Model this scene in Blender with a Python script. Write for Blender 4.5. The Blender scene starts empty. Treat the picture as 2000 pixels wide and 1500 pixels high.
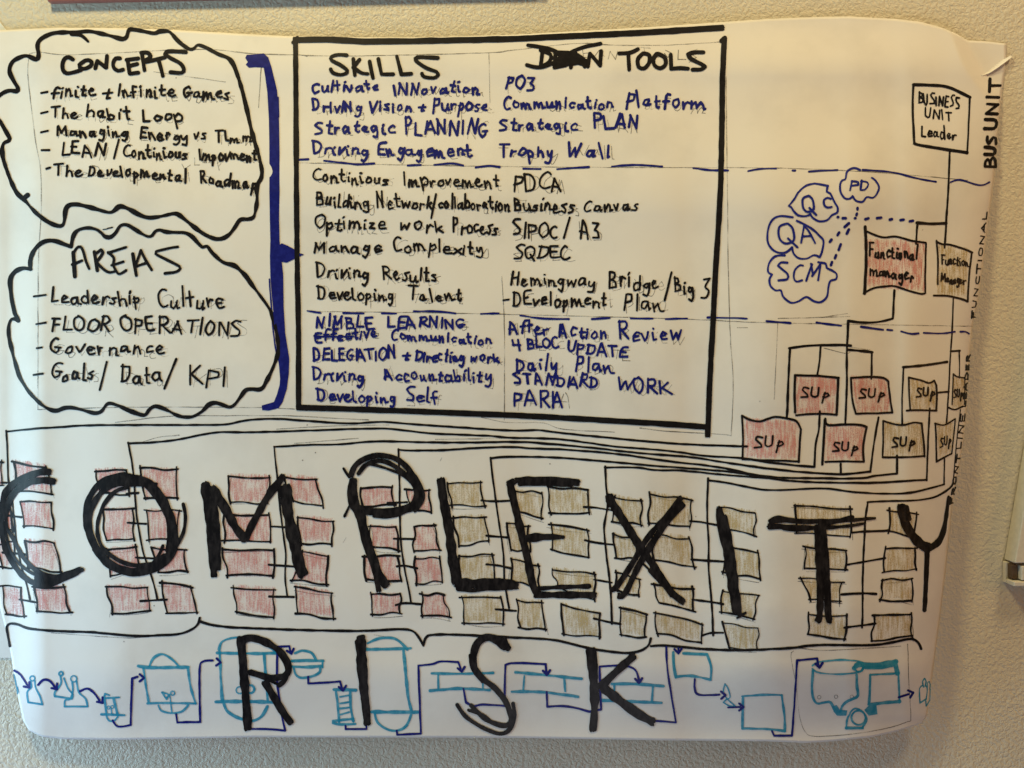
import bpy, math, random
from mathutils import Vector
from mathutils import noise as mnoise
rnd = random.Random(11)
scene = bpy.context.scene

# ------------------------------------------------------------------ camera
D = 0.70            # camera to wall, metres
K = 0.00045         # metres on the wall per unit of the tracing grid (2000 x 1500)
Z0 = 1.50           # height of the optical axis
cam_data = bpy.data.cameras.new("camera")
cam = bpy.data.objects.new("camera", cam_data)
scene.collection.objects.link(cam)
cam.location = (0, -D, Z0)
cam.rotation_euler = (math.radians(90), 0, 0)
cam_data.sensor_fit = 'HORIZONTAL'
cam_data.angle = 2 * math.atan(1000 * K / D)
cam_data.clip_start = 0.01
cam_data.clip_end = 50
scene.camera = cam

# ------------------------------------------------------------------ light
world = bpy.data.worlds.new("World")
scene.world = world
world.use_nodes = True
bg = world.node_tree.nodes["Background"]
bg.inputs[0].default_value = (0.66, 0.74, 0.80, 1)
bg.inputs[1].default_value = 0.01

def area(name, loc, target, size, power, col, size_y=None):
    l = bpy.data.lights.new(name, 'AREA')
    l.energy = power
    l.color = col
    l.size = size
    if size_y:
        l.shape = 'RECTANGLE'
        l.size_y = size_y
    o = bpy.data.objects.new(name, l)
    scene.collection.objects.link(o)
    o.location = loc
    d = Vector(target) - Vector(loc)
    o.rotation_euler = d.to_track_quat('-Z', 'Y').to_euler()
    return o

area("ceiling_lamp", (-0.45, -0.60, Z0 + 1.10), (-0.1, 0, Z0), 0.20, 11.4, (1.0, 0.82, 0.41), 0.20)
area("second_ceiling_lamp", (0.66, -0.57, Z0 + 1.03), (0.2, 0, Z0), 0.25, 6.0, (1.0, 0.76, 0.42), 0.25)
area("window_light", (-1.15, -0.28, Z0 - 0.15), (0, 0, Z0 - 0.1), 0.5, 11.3, (0.51, 0.86, 1.0), 0.8)
area("low_left_cool_light", (-0.85, -0.20, Z0 - 0.45), (-0.3, 0, Z0 - 0.3), 0.3, 1.6, (0.42, 0.50, 1.0), 0.5)  # small extra cool light from the lower left
area("floor_bounce", (0.1, -0.9, Z0 - 1.2), (0, 0, Z0), 0.7, 4.0, (0.96, 0.93, 1.0), 0.7)
area("right_wall_fill", (1.3, -0.6, Z0 + 0.1), (0.3, 0, Z0), 0.5, 2.4, (1.0, 0.45, 0.12), 0.5)  # warm fill added out of view to brighten the wall on the right

scene.view_settings.view_transform = 'Standard'
scene.view_settings.look = 'None'
scene.view_settings.gamma = 1
scene.view_settings.exposure = 0
scene.view_settings.use_curve_mapping = False

# ------------------------------------------------------------------ materials
def newmat(name):
    m = bpy.data.materials.new(name)
    m.use_nodes = True
    nt = m.node_tree
    return m, nt, nt.nodes["Principled BSDF"], nt.nodes["Material Output"]

def nd(nt, typ, **kw):
    n = nt.nodes.new(typ)
    for k, v in kw.items():
        if k in n.inputs:
            n.inputs[k].default_value = v
        else:
            setattr(n, k, v)
    return n

def ramp(nt, src, stops):
    r = nt.nodes.new("ShaderNodeValToRGB")
    e = r.color_ramp.elements
    e[0].position, e[0].color = stops[0][0], stops[0][1]
    e[1].position, e[1].color = stops[-1][0], stops[-1][1]
    for p, c in stops[1:-1]:
        x = e.new(p)
        x.color = c
    nt.links.new(src, r.inputs[0])
    return r

def g(v):
    return (v, v, v, 1)

def wall_material():
    m, nt, b, out = newmat("textured_wall_paint")
    tc = nd(nt, "ShaderNodeTexCoord")
    n1 = nd(nt, "ShaderNodeTexNoise", Scale=300.0, Detail=2.0, Roughness=0.55, Distortion=0.6)
    n2 = nd(nt, "ShaderNodeTexNoise", Scale=120.0, Detail=2.0)
    n3 = nd(nt, "ShaderNodeTexNoise", Scale=7.0, Detail=3.0)
    for n in (n1, n2, n3):
        nt.links.new(tc.outputs["Object"], n.inputs["Vector"])
    r1 = ramp(nt, n1.outputs[0], [(0.34, g(0)), (0.62, g(1))])
    add = nd(nt, "ShaderNodeMath", operation='MULTIPLY_ADD')
    nt.links.new(n2.outputs[0], add.inputs[0])
    add.inputs[1].default_value = 0.9
    nt.links.new(r1.outputs[0], add.inputs[2])
    bump = nd(nt, "ShaderNodeBump", Strength=0.46, Distance=0.0010)
    nt.links.new(add.outputs[0], bump.inputs["Height"])
    nt.links.new(bump.outputs[0], b.inputs["Normal"])
    rc = ramp(nt, n3.outputs[0], [(0.3, (0.60, 0.545, 0.43, 1)), (0.7, (0.66, 0.60, 0.475, 1))])
    nt.links.new(rc.outputs[0], b.inputs["Base Color"])
    b.inputs["Roughness"].default_value = 0.55
    return m

def paper_material(name="poster_paper", col=(0.765, 0.735, 0.69), smudge=True):
    m, nt, b, out = newmat(name)
    tc = nd(nt, "ShaderNodeTexCoord")
    n1 = nd(nt, "ShaderNodeTexNoise", Scale=14.0, Detail=5.0, Roughness=0.6)
    n2 = nd(nt, "ShaderNodeTexNoise", Scale=900.0, Detail=2.0)
    n3 = nd(nt, "ShaderNodeTexNoise", Scale=26.0, Detail=4.0)
    for n in (n1, n2, n3):
        nt.links.new(tc.outputs["Object"], n.inputs["Vector"])
    c = col
    k = 0.90 if smudge else 0.97
    rc = ramp(nt, n1.outputs[0], [(0.30, (c[0]*k, c[1]*k, c[2]*k, 1)), (0.52, (*c, 1)), (0.8, (*c, 1))])
    nt.links.new(rc.outputs[0], b.inputs["Base Color"])
    mix = nd(nt, "ShaderNodeMath", operation='MULTIPLY_ADD')
    nt.links.new(n2.outputs[0], mix.inputs[0])
    mix.inputs[1].default_value = 0.06
    nt.links.new(n3.outputs[0], mix.inputs[2])
    bump = nd(nt, "ShaderNodeBump", Strength=0.35, Distance=0.0012)
    nt.links.new(mix.outputs[0], bump.inputs["Height"])
    nt.links.new(bump.outputs[0], b.inputs["Normal"])
    b.inputs["Roughness"].default_value = 0.62
    return m

def ink_material(name, col, col2, rough=0.42, alpha=1.0, scale=60.0, sx=1.0):
    m, nt, b, out = newmat(name)
    tc = nd(nt, "ShaderNodeTexCoord")
    mp = nd(nt, "ShaderNodeMapping")
    mp.inputs["Scale"].default_value = (scale * sx, scale, scale)
    nt.links.new(tc.outputs["Object"], mp.inputs["Vector"])
    n = nd(nt, "ShaderNodeTexNoise", Scale=4.0, Detail=4.0, Roughness=0.65)
    nt.links.new(mp.outputs[0], n.inputs["Vector"])
    r = ramp(nt, n.outputs[0], [(0.42, (*col, 1)), (0.72, (*col2, 1))])
    nt.links.new(r.outputs[0], b.inputs["Base Color"])
    b.inputs["Roughness"].default_value = rough
    b.inputs["Specular IOR Level"].default_value = 0.10
    if alpha < 1:
        a = ramp(nt, n.outputs[0], [(0.3, g(min(1, alpha + 0.12))), (0.75, g(alpha - 0.12))])
        nt.links.new(a.outputs[0], b.inputs["Alpha"])
    return m

def pencil_material():
    m, nt, b, out = newmat("pencil_graphite")
    tc = nd(nt, "ShaderNodeTexCoord")
    n = nd(nt, "ShaderNodeTexNoise", Scale=1500.0, Detail=2.0)
    n2 = nd(nt, "ShaderNodeTexNoise", Scale=60.0, Detail=1.0)
    nt.links.new(tc.outputs["Object"], n.inputs["Vector"])
    nt.links.new(tc.outputs["Object"], n2.inputs["Vector"])
    mu = nd(nt, "ShaderNodeMath", operation='MULTIPLY')
    nt.links.new(n.outputs[0], mu.inputs[0])
    nt.links.new(n2.outputs[0], mu.inputs[1])
    a = ramp(nt, mu.outputs[0], [(0.12, g(0.08)), (0.36, g(0.85))])
    nt.links.new(a.outputs[0], b.inputs["Alpha"])
    b.inputs["Base Color"].default_value = (0.13, 0.12, 0.11, 1)
    b.inputs["Roughness"].default_value = 0.5
    return m

def crayon_material(name, col, lo, hi, tilt=0.0):
    m, nt, b, out = newmat(name)
    uv = nd(nt, "ShaderNodeTexCoord")
    mp = nd(nt, "ShaderNodeMapping")
    mp.inputs["Rotation"].default_value = (0, 0, tilt)
    mp.inputs["Scale"].default_value = (26.0, 2.6, 1.0)
    nt.links.new(uv.outputs["UV"], mp.inputs["Vector"])
    n = nd(nt, "ShaderNodeTexNoise", Scale=1.0, Detail=3.0, Roughness=0.6)
    nt.links.new(mp.outputs[0], n.inputs["Vector"])
    mp2 = nd(nt, "ShaderNodeMapping")
    mp2.inputs["Scale"].default_value = (34.0, 34.0, 1.0)
    nt.links.new(uv.outputs["UV"], mp2.inputs["Vector"])
    n2 = nd(nt, "ShaderNodeTexNoise", Scale=1.0, Detail=2.0, Roughness=0.7)
    nt.links.new(mp2.outputs[0], n2.inputs["Vector"])
    mp3 = nd(nt, "ShaderNodeMapping")
    mp3.inputs["Scale"].default_value = (3.2, 3.2, 1.0)
    nt.links.new(uv.outputs["UV"], mp3.inputs["Vector"])
    n3 = nd(nt, "ShaderNodeTexNoise", Scale=1.0, Detail=2.0)
    nt.links.new(mp3.outputs[0], n3.inputs["Vector"])
    s1 = nd(nt, "ShaderNodeMath", operation='MULTIPLY_ADD')
    nt.links.new(n2.outputs[0], s1.inputs[0])
    s1.inputs[1].default_value = 0.55
    nt.links.new(n.outputs[0], s1.inputs[2])
    s2 = nd(nt, "ShaderNodeMath", operation='MULTIPLY_ADD')
    nt.links.new(n3.outputs[0], s2.inputs[0])
    s2.inputs[1].default_value = 0.45
    nt.links.new(s1.outputs[0], s2.inputs[2])
    a = ramp(nt, s2.outputs[0], [(0.76, g(lo)), (0.98, g((lo + hi) / 2)), (1.0, g(hi))])
    # ramp input is clamped at 1, so bring the sum into range
    sc = nd(nt, "ShaderNodeMath", operation='MULTIPLY')
    nt.links.new(s2.outputs[0], sc.inputs[0])
    sc.inputs[1].default_value = 0.8
    nt.links.new(sc.outputs[0], a.inputs[0])
    e = a.color_ramp.elements
    e[0].position, e[1].position, e[2].position = 0.70, 0.82, 0.96
    at_ = nd(nt, "ShaderNodeAttribute", attribute_name="edge")
    ed = nd(nt, "ShaderNodeMath", operation='MULTIPLY_ADD')      # ragged, thinning border of the scribble
    nt.links.new(n.outputs[0], ed.inputs[0])
    ed.inputs[1].default_value = 1.3
    nt.links.new(at_.outputs["Fac"], ed.inputs[2])
    er = ramp(nt, ed.outputs[0], [(0.55, g(0)), (1.0, g(1))])
    fin = nd(nt, "ShaderNodeMath", operation='MULTIPLY')
    nt.links.new(a.outputs[0], fin.inputs[0])
    nt.links.new(er.outputs[0], fin.inputs[1])
    nt.links.new(fin.outputs[0], b.inputs["Alpha"])
    b.inputs["Base Color"].default_value = (*col, 1)
    b.inputs["Roughness"].default_value = 0.7
    return m

def plain(name, col, rough=0.5, bump=0.0, scale=300):
    m, nt, b, out = newmat(name)
    tc = nd(nt, "ShaderNodeTexCoord")
    n = nd(nt, "ShaderNodeTexNoise", Scale=float(scale), Detail=3.0)
    nt.links.new(tc.outputs["Object"], n.inputs["Vector"])
    r = ramp(nt, n.outputs[0], [(0.3, (col[0]*.88, col[1]*.88, col[2]*.88, 1)), (0.7, (*col, 1))])
    nt.links.new(r.outputs[0], b.inputs["Base Color"])
    b.inputs["Roughness"].default_value = rough
    if bump:
        bp = nd(nt, "ShaderNodeBump", Strength=bump, Distance=0.0006)
        nt.links.new(n.outputs[0], bp.inputs["Height"])
        nt.links.new(bp.outputs[0], b.inputs["Normal"])
    return m

M = {
    'wall': wall_material(),
    'paper': paper_material(),
    'paper2': paper_material("neighbour_paper", (0.74, 0.72, 0.68), False),
    'black': ink_material("black_marker", (0.009, 0.008, 0.009), (0.016, 0.014, 0.015)),
    'fat': ink_material("fat_black_marker", (0.008, 0.007, 0.008), (0.030, 0.026, 0.027), 0.36, scale=26, sx=2.5),
    'navy': ink_material("navy_marker", (0.009, 0.012, 0.145), (0.016, 0.022, 0.21)),
    'blue': ink_material('blue_marker', (0.013, 0.020, 0.21), (0.022, 0.032, 0.29)),
    'teal': ink_material("teal_marker", (0.016, 0.25, 0.40), (0.06, 0.40, 0.56), alpha=0.80),
    'pencil': pencil_material(),
    'red': crayon_material("red_crayon", (0.68, 0.23, 0.205), 0.07, 0.68),
    'olive': crayon_material("olive_crayon", (0.52, 0.375, 0.13), 0.04, 0.64),
    'olive_tilt': crayon_material("olive_crayon_tilted", (0.52, 0.375, 0.13), 0.02, 0.60, -0.45),
    'frame': plain("red_brown_wood", (0.30, 0.105, 0.08), 0.35, 0.2, 60),
    'plastic': plain("cream_plastic", (0.70, 0.66, 0.57), 0.4),
    'dark': plain("dark_slot", (0.10, 0.06, 0.035), 0.6),
    'tape': plain("pale_tape", (0.78, 0.79, 0.74), 0.5),
}

# ------------------------------------------------------------------ geometry helpers
def link(name, verts, faces, mat, parent=None, smooth=False, uvs=None, loc=(0, 0, 0)):
    me = bpy.data.meshes.new(name)
    lv = Vector(loc)
    if parent is not None:
        base = Vector(ROOT)
        vs = [tuple(Vector(v) - base) for v in verts]
    else:
        vs = [tuple(Vector(v) - lv) for v in verts]
    me.from_pydata(vs, [], faces)
    me.materials.append(M[mat])
    if uvs:
        ul = me.uv_layers.new(name="UVMap")
        for li, l in enumerate(me.loops):
            ul.data[li].uv = uvs[l.vertex_index]
    if smooth:
        for p in me.polygons:
            p.use_smooth = True
    me.update()
    o = bpy.data.objects.new(name, me)
    scene.collection.objects.link(o)
    if parent is not None:
        o.parent = parent
    else:
        o.location = loc
    return o

def tag(o, label=None, cat=None, kind=None, group=None):
    if label: o['label'] = label
    if cat: o['category'] = cat
    if kind: o['kind'] = kind
    if group: o['group'] = group
    return o

def at(u, v, h):
    """tracing-grid position + height above the wall (m) -> world point"""
    f = 1 - h / D
    return ((u - 1000) * K * f, -h, Z0 + (750 - v) * K * f)

def interp(tab, x):
    if x <= tab[0][0]: return tab[0][1]
    for (a, fa), (b, fb) in zip(tab, tab[1:]):
        if x <= b:
            t = (x - a) / (b - a)
            t = t * t * (3 - 2 * t)
            return fa + (fb - fa) * t
    return tab[-1][1]

def lin(tab, x):
    if x <= tab[0][0]: return tab[0][1]
    for (a, fa), (b, fb) in zip(tab, tab[1:]):
        if x <= b:
            return fa + (fb - fa) * (x - a) / (b - a)
    return tab[-1][1]

RIGHT = [(85,1965),(112,1965),(140,1962),(175,1957),(250,1950),(340,1942),(400,1935),(437,1930),(500,1922),(587,1910),
         (635,1900),(685,1895),(745,1890),(800,1888),(862,1882),(930,1870),(987,1860),(1037,1855),(1125,1846),(1200,1837),
         (1275,1827),(1325,1820),(1362,1815),(1397,1811),(1412,1800)]
LEFT = [(62,-60),(400,-58),(700,-48),(1000,-25),(1120,-10),(1185,0),(1262,19),(1315,27),(1370,37),(1407,45),(1427,57)]
TOP = [(-60,62),(0,59),(62,56),(112,54),(250,55),(350,59),(500,67.5),(575,71),(700,73),(825,73),(1000,68),(1125,61),(1250,54),
       (1412,43),(1500,37),(1600,33),(1660,32),(1750,37),(1800,43),(1840,54),(1870,67),(1890,79),(1930,81),(1965,85)]
BOT = [(57,1427),(82,1439),(125,1444),(225,1445),(400,1442),(500,1440),(1000,1441),(1300,1446),(1500,1448),(1575,1451),(1625,1448),
       (1700,1440),(1750,1429),(1787,1417),(1800,1412)]

def height(u, v):
    """how far the sheet stands off the wall, metres"""
    e = lin(RIGHT, v)
    hx = interp([(-60, 3), (10, 7), (90, 15), (260, 20), (700, 21), (1000, 24), (1330, 36), (1530, 46), (1650, 44), (1760, 36), (1860, 27), (2100, 22)], u)
    wv = interp([(30, 0.10), (150, 0.30), (420, 0.72), (800, 1.0), (1180, 1.12), (1290, 1.06), (1450, 0.62)], v)
    h = 3.0 + hx * wv
    # the sheet rolls back to the wall along its right edge
    roll = interp([(60, 170), (300, 150), (600, 130), (1000, 115), (1400, 120)], v)
    t = (u - (e - roll)) / roll
    if t > 0:
        t = min(t, 0.999)
        hm = interp([(60, 0.15), (250, 0.22), (600, 0.35), (1000, 0.5), (1400, 0.55)], v)
        h = h * (hm + (1 - hm) * math.sqrt(1 - t * t))
    n = mnoise.noise(Vector((u / 260.0, v / 170.0, 3.1))) * 1.3 + mnoise.noise(Vector((u / 110.0, v / 90.0, 7.7))) * 0.35
    damp = min(1, max(0, (v - 40) / 160.0)) * min(1, max(0, (e - u) / 80.0))
    h += n * damp
    if v < 260 and u > 1820:
        # the pinned corner lies flat beyond a crease that runs down from the top edge
        d = ((1888 - u) * 70 + (v - 80) * 40) / 80.6
        lim = 1.3 + max(0.0, d) * 0.30
        k_ = min(1, max(0, (230 - v) / 70.0))
        h = h * (1 - k_) + min(h, lim) * k_
    return max(0.0006, h * 0.001)

# ------------------------------------------------------------------ stroke machinery
class Ink:
    """collects flat marker strokes that lie on the sheet"""
    count = 0
    def __init__(self, layer):
        self.v, self.f, self.uv, self.edge = [], [], [], []
        self.layer = layer
    def lift(self):
        Ink.count += 1
        return self.layer * 0.00005 + (Ink.count % 40) * 0.000001
    def pt(self, u, v, up):
        self.v.append(at(u, v, height(u, v) + up))
        self.uv.append((u / 100.0, -v / 100.0))
        return len(self.v) - 1
    def disc(self, u, v, r, up=None):
        up = self.lift() if up is None else up
        n = 10
        ids = [self.pt(u + r * math.cos(6.2832 * i / n), v + r * math.sin(6.2832 * i / n), up) for i in range(n)]
        self.f.append(ids[::-1])
    def poly(self, pts, grid=None):
        up = self.lift()
        from mathutils.geometry import tessellate_polygon
        pp = [Vector((a, b, 0)) for a, b in pts]
        ids = [self.pt(a, b, up) for a, b in pts]
        for t in tessellate_polygon([pp]):
            a, b, c = (ids[i] for i in t)
            A, B, C = pp[t[0]], pp[t[1]], pp[t[2]]
            if (B - A).cross(C - A).z > 0:
                b, c = c, b
            self.f.append((a, b, c))
    def ribbon(self, p, w):
        """p: list of (u, v); w: list of widths"""
        up = self.lift()
        n = len(p)
        if n == 1:
            self.disc(p[0][0], p[0][1], w[0] / 2, up); return
        L, R = [], []
        nrm = []
        for i in range(n):
            a = p[max(0, i - 1)]; b = p[min(n - 1, i + 1)]
            dx, dy = b[0] - a[0], b[1] - a[1]
            l = math.hypot(dx, dy) or 1
            nrm.append((-dy / l, dx / l))
        for i in range(n):
            r = w[i] / 2
            L.append(self.pt(p[i][0] + nrm[i][0] * r, p[i][1] + nrm[i][1] * r, up))
            R.append(self.pt(p[i][0] - nrm[i][0] * r, p[i][1] - nrm[i][1] * r, up))
        for i in range(n - 1):
            self.f.append((L[i], L[i + 1], R[i + 1], R[i]))
        for end in (0, n - 1):
            c = p[end]; r = w[end] / 2
            nx, ny = nrm[end]
            tx, ty = (ny, -nx)
            s = -1 if end == 0 else 1
            arc = []
            fat = r > 5.2                      # a chisel tip leaves a blunt, ragged end
            for k in range(1, 7 if fat else 5):
                a = math.pi * k / (7 if fat else 5)
                e = (0.30 + 0.75 * abs(mnoise.noise(Vector((c[0] * 0.37 + k * 1.7, c[1] * 0.41, 2.0))))) if fat else 1.0
                ca, sa = math.cos(a), math.sin(a)
                if fat:
                    ca = (1 - 2 * k / 7.0)
                    sa = min(1.0, 3 * sa)
                arc.append(self.pt(c[0] + r * (nx * ca + s * tx * sa * e), c[1] + r * (ny * ca + s * ty * sa * e), up))
            ids = [L[end]] + arc + [R[end]]
            self.f.append(ids if s < 0 else ids[::-1])
    def stroke(self, pts, w, smooth=True, rough=0.08, w2=None):
        """a pen stroke through pts; sharp corners are separate ribbons with round ends"""
        pts = [tuple(q) for q in pts]
        runs, cur = [], [pts[0]]
        for i in range(1, len(pts)):
            cur.append(pts[i])
            if i < len(pts) - 1:
                a = (pts[i][0] - pts[i-1][0], pts[i][1] - pts[i-1][1])
                b = (pts[i+1][0] - pts[i][0], pts[i+1][1] - pts[i][1])
                la, lb = math.hypot(*a), math.hypot(*b)
                lim = 0.15 if smooth else 0.75
                if la > 0 and lb > 0 and (a[0]*b[0] + a[1]*b[1]) / (la * lb) < lim:
                    runs.append(cur); cur = [pts[i]]
        runs.append(cur)
        total = max(1.0, sum(math.hypot(a[0]-b[0], a[1]-b[1]) for a, b in zip(pts, pts[1:])))
        done = 0.0
        for run in runs:
            q = []
            if len(run) == 1:
                q = run
            else:
                for i in range(len(run) - 1):
                    p0 = run[max(0, i-1)]; p1 = run[i]; p2 = run[i+1]; p3 = run[min(len(run)-1, i+2)]
                    l = math.hypot(p2[0]-p1[0], p2[1]-p1[1])
                    if l == 0: continue
                    straight = (not smooth) or len(run) == 2
                    step = 9.0 if straight else 3.2
                    m = max(1, int(l / step))
                    for k in range(m):
                        t = k / m
                        if straight:
                            q.append((p1[0] + (p2[0]-p1[0])*t, p1[1] + (p2[1]-p1[1])*t))
                        else:
                            q.append(tuple(0.5 * (2*p1[c] + (p2[c]-p0[c])*t + (2*p0[c]-5*p1[c]+4*p2[c]-p3[c])*t*t + (3*p1[c]-p0[c]-3*p2[c]+p3[c])*t*t*t) for c in (0, 1)))
                q.append(run[-1])
            ww = []
            for i, c in enumerate(q):
                if i: done += math.hypot(c[0]-q[i-1][0], c[1]-q[i-1][1])
                base = w if w2 is None else w + (w2 - w) * min(1, done / total)
                ww.append(base * (1 + rough * 2.2 * mnoise.noise(Vector((c[0] / 17.0, c[1] / 17.0, w)))))
            # slight hand tremor
            q = [(c[0] + 0.5 * mnoise.noise(Vector((c[0] / 23.0, c[1] / 23.0, 1.0))), c[1] + 0.5 * mnoise.noise(Vector((c[0] / 23.0, c[1] / 23.0, 9.0)))) for c in q]
            self.ribbon(q, ww)
    def s(self, txt, w, smooth=True, rough=0.08, w2=None):
        a = [float(x) for x in txt.split()]
        self.stroke(list(zip(a[0::2], a[1::2])), w, smooth, rough, w2)
    def many(self, txt, w, smooth=True, rough=0.08):
        for t in txt.split('/'):
            if t.strip():
                ww = w
                if '@' in t:
                    t, ws = t.split('@'); 
                    ws = [float(x) for x in ws.split()]
                    self.s(t, ws[0], smooth, rough, ws[1] if len(ws) > 1 else None)
                else:
                    self.s(t, w, smooth, rough)
    def circle(self, u, v, r, w, squash=1.0):
        pts = [(u + r * math.cos(6.2832 * i / 10), v + squash * r * math.sin(6.2832 * i / 10)) for i in range(11)]
        self.stroke(pts, w)
    def build(self, name, mat, parent, label=None):
        o = link(name, self.v, self.f, mat, parent, uvs=self.uv)
        if label: o['label'] = label
        return o
# ------------------------------------------------------------------ hand lettering (baseline 0, capital height 1, small letters .55)
# a leading ! keeps a stroke's corners straight
GL = {
 'a': (.56, ".43 .45 .22 .55 .03 .3 .1 .03 .28 .08 .43 .42 / .43 .5 .43 .1 .56 .02"),
 'b': (.46, ".05 1 .06 .02 / .06 .3 .24 .52 .43 .36 .36 .06 .05 .04"),
 'c': (.44, ".41 .48 .22 .56 .03 .3 .14 .02 .42 .1"),
 'd': (.5, ".42 .46 .2 .52 .03 .25 .14 .0 .36 .1 .43 .42 / .45 1.02 .45 .0"),
 'e': (.48, ".06 .27 .4 .34 .34 .54 .14 .52 .03 .26 .14 .02 .48 .08"),
 'f': (.4, ".42 .94 .24 1 .16 .8 .14 0 / .0 .5 .36 .53"),
 'g': (.48, ".41 .48 .2 .56 .05 .35 .14 .12 .36 .24 .42 .5 / .43 .52 .45 .0 .4 -.36 .22 -.42 .06 -.3"),
 'h': (.47, ".05 1 .07 0 / .07 .3 .24 .53 .38 .42 .44 .0"),
 'i': (.2, ".08 .5 .11 .02 / .1 .74 .13 .79"),
 'j': (.25, ".14 .5 .14 -.3 .0 -.4 / .14 .74 .16 .78"),
 'k': (.45, ".05 1 .07 0 / .38 .55 .08 .24 / .17 .32 .45 .02"),
 'l': (.2, ".08 1.02 .11 .02"),
 'm': (.78, ".04 .53 .07 .0 / .07 .3 .2 .54 .32 .42 .33 .04 / .33 .32 .47 .54 .6 .42 .68 .02 .78 .05"),
 'n': (.5, ".04 .53 .07 .0 / .07 .3 .22 .54 .36 .42 .4 .04 .5 .03"),
 'o': (.46, ".25 .54 .06 .42 .05 .1 .22 .0 .4 .14 .4 .42 .22 .54"),
 'p': (.46, ".06 .54 .09 -.42 / .07 .36 .25 .57 .43 .42 .34 .1 .1 .08"),
 'q': (.46, ".4 .46 .2 .54 .04 .3 .15 .04 .38 .14 / .41 .54 .42 -.42"),
 'r': (.4, ".05 .53 .08 .02 / .08 .3 .2 .5 .4 .5"),
 's': (.42, ".4 .54 .16 .55 .08 .43 .32 .24 .33 .06 .04 .03"),
 't': (.38, ".16 .95 .17 .12 .3 .02 .38 .1 / .0 .56 .36 .59"),
 'u': (.5, ".05 .53 .06 .12 .2 .0 .36 .14 .41 .5 / .41 .52 .44 .04 .5 .02"),
 'v': (.42, ".03 .54 .18 .02 .4 .56"),
 'w': (.62, ".03 .54 .14 .03 .3 .4 .44 .03 .62 .56"),
 'x': (.42, ".04 .53 .4 .02 / .4 .54 .03 .0"),
 'y': (.46, ".04 .54 .08 .22 .22 .14 .38 .5 / .42 .55 .4 -.1 .3 -.42 .06 -.34"),
 'z': (.42, ".04 .52 .36 .54 .06 .06 .44 .04"),
 'A': (.66, "!.02 0 .26 1 / !.26 1 .62 0 / .1 .36 .5 .34"),
 'B': (.56, "!.06 1 .06 0 / .06 1 .4 .95 .42 .68 .08 .54 / .08 .54 .5 .44 .5 .1 .06 .02"),
 'C': (.56, ".52 .9 .34 1 .08 .72 .06 .26 .28 .0 .56 .12"),
 'D': (.6, "!.06 1 .08 0 / .04 1 .4 .92 .58 .56 .44 .12 .06 .02"),
 'E': (.54, "!.06 .98 .08 .02 / .06 .97 .5 1 / .08 .52 .42 .54 / .08 .03 .52 .05"),
 'F': (.5, "!.08 .98 .1 0 / .0 .96 .5 1 / .06 .5 .4 .54"),
 'G': (.62, ".52 .9 .34 1 .08 .74 .05 .28 .26 .0 .46 .14 .48 .42 / .28 .42 .62 .42"),
 'H': (.6, "!.05 1 .07 0 / !.5 1 .52 0 / .06 .5 .5 .54"),
 'I': (.2, "!.1 1 .1 0"),
 'J': (.45, ".36 1 .36 .2 .2 .0 .03 .14"),
 'K': (.58, "!.06 1 .08 0 / .5 .96 .1 .42 / .16 .46 .6 .0"),
 'L': (.5, "!.06 1 .08 .03 .5 .05"),
 'M': (.8, "!.04 0 .1 1 / !.1 1 .36 .3 / !.36 .3 .66 1 / !.66 1 .74 0"),
 'N': (.64, "!.06 0 .08 1 / !.08 1 .52 .02 / !.52 .02 .56 1"),
 'O': (.62, ".34 1 .08 .8 .06 .24 .3 .0 .56 .24 .56 .76 .32 1"),
 'P': (.52, "!.08 1 .1 -.04 / .04 .96 .38 1 .5 .76 .36 .5 .1 .46"),
 'Q': (.66, ".34 1 .08 .8 .06 .24 .3 .0 .56 .24 .56 .76 .32 1 / .34 .3 .66 -.1"),
 'R': (.6, "!.08 1 .1 0 / .04 .96 .38 1 .5 .76 .36 .52 .1 .48 / .2 .48 .6 .0"),
 'S': (.54, ".52 .96 .24 1 .08 .8 .26 .58 .48 .36 .42 .08 .04 .03"),
 'T': (.6, ".0 .96 .6 1 / !.3 .98 .32 0"),
 'U': (.58, ".06 1 .08 .2 .26 .0 .46 .16 .52 1"),
 'V': (.58, ".04 1 .28 .0 .56 1"),
 'W': (.86, "!.04 1 .22 .02 / !.22 .02 .42 .7 / !.42 .7 .6 .02 / !.6 .02 .84 1"),
 '3': (.46, ".04 .94 .42 .98 .18 .56 .44 .4 .4 .06 .04 .03"),
 '4': (.56, "!.06 1 .08 .45 / .06 .46 .54 .5 / !.42 1 .44 0"),
 '/': (.5, "!.0 -.2 .5 1.15"),
 '+': (.42, ".2 .7 .2 .05 .34 .1 / .0 .42 .42 .45"),
 '-': (.5, ".0 .36 .5 .4"),
 ' ': (.35, ""),
}

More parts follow.
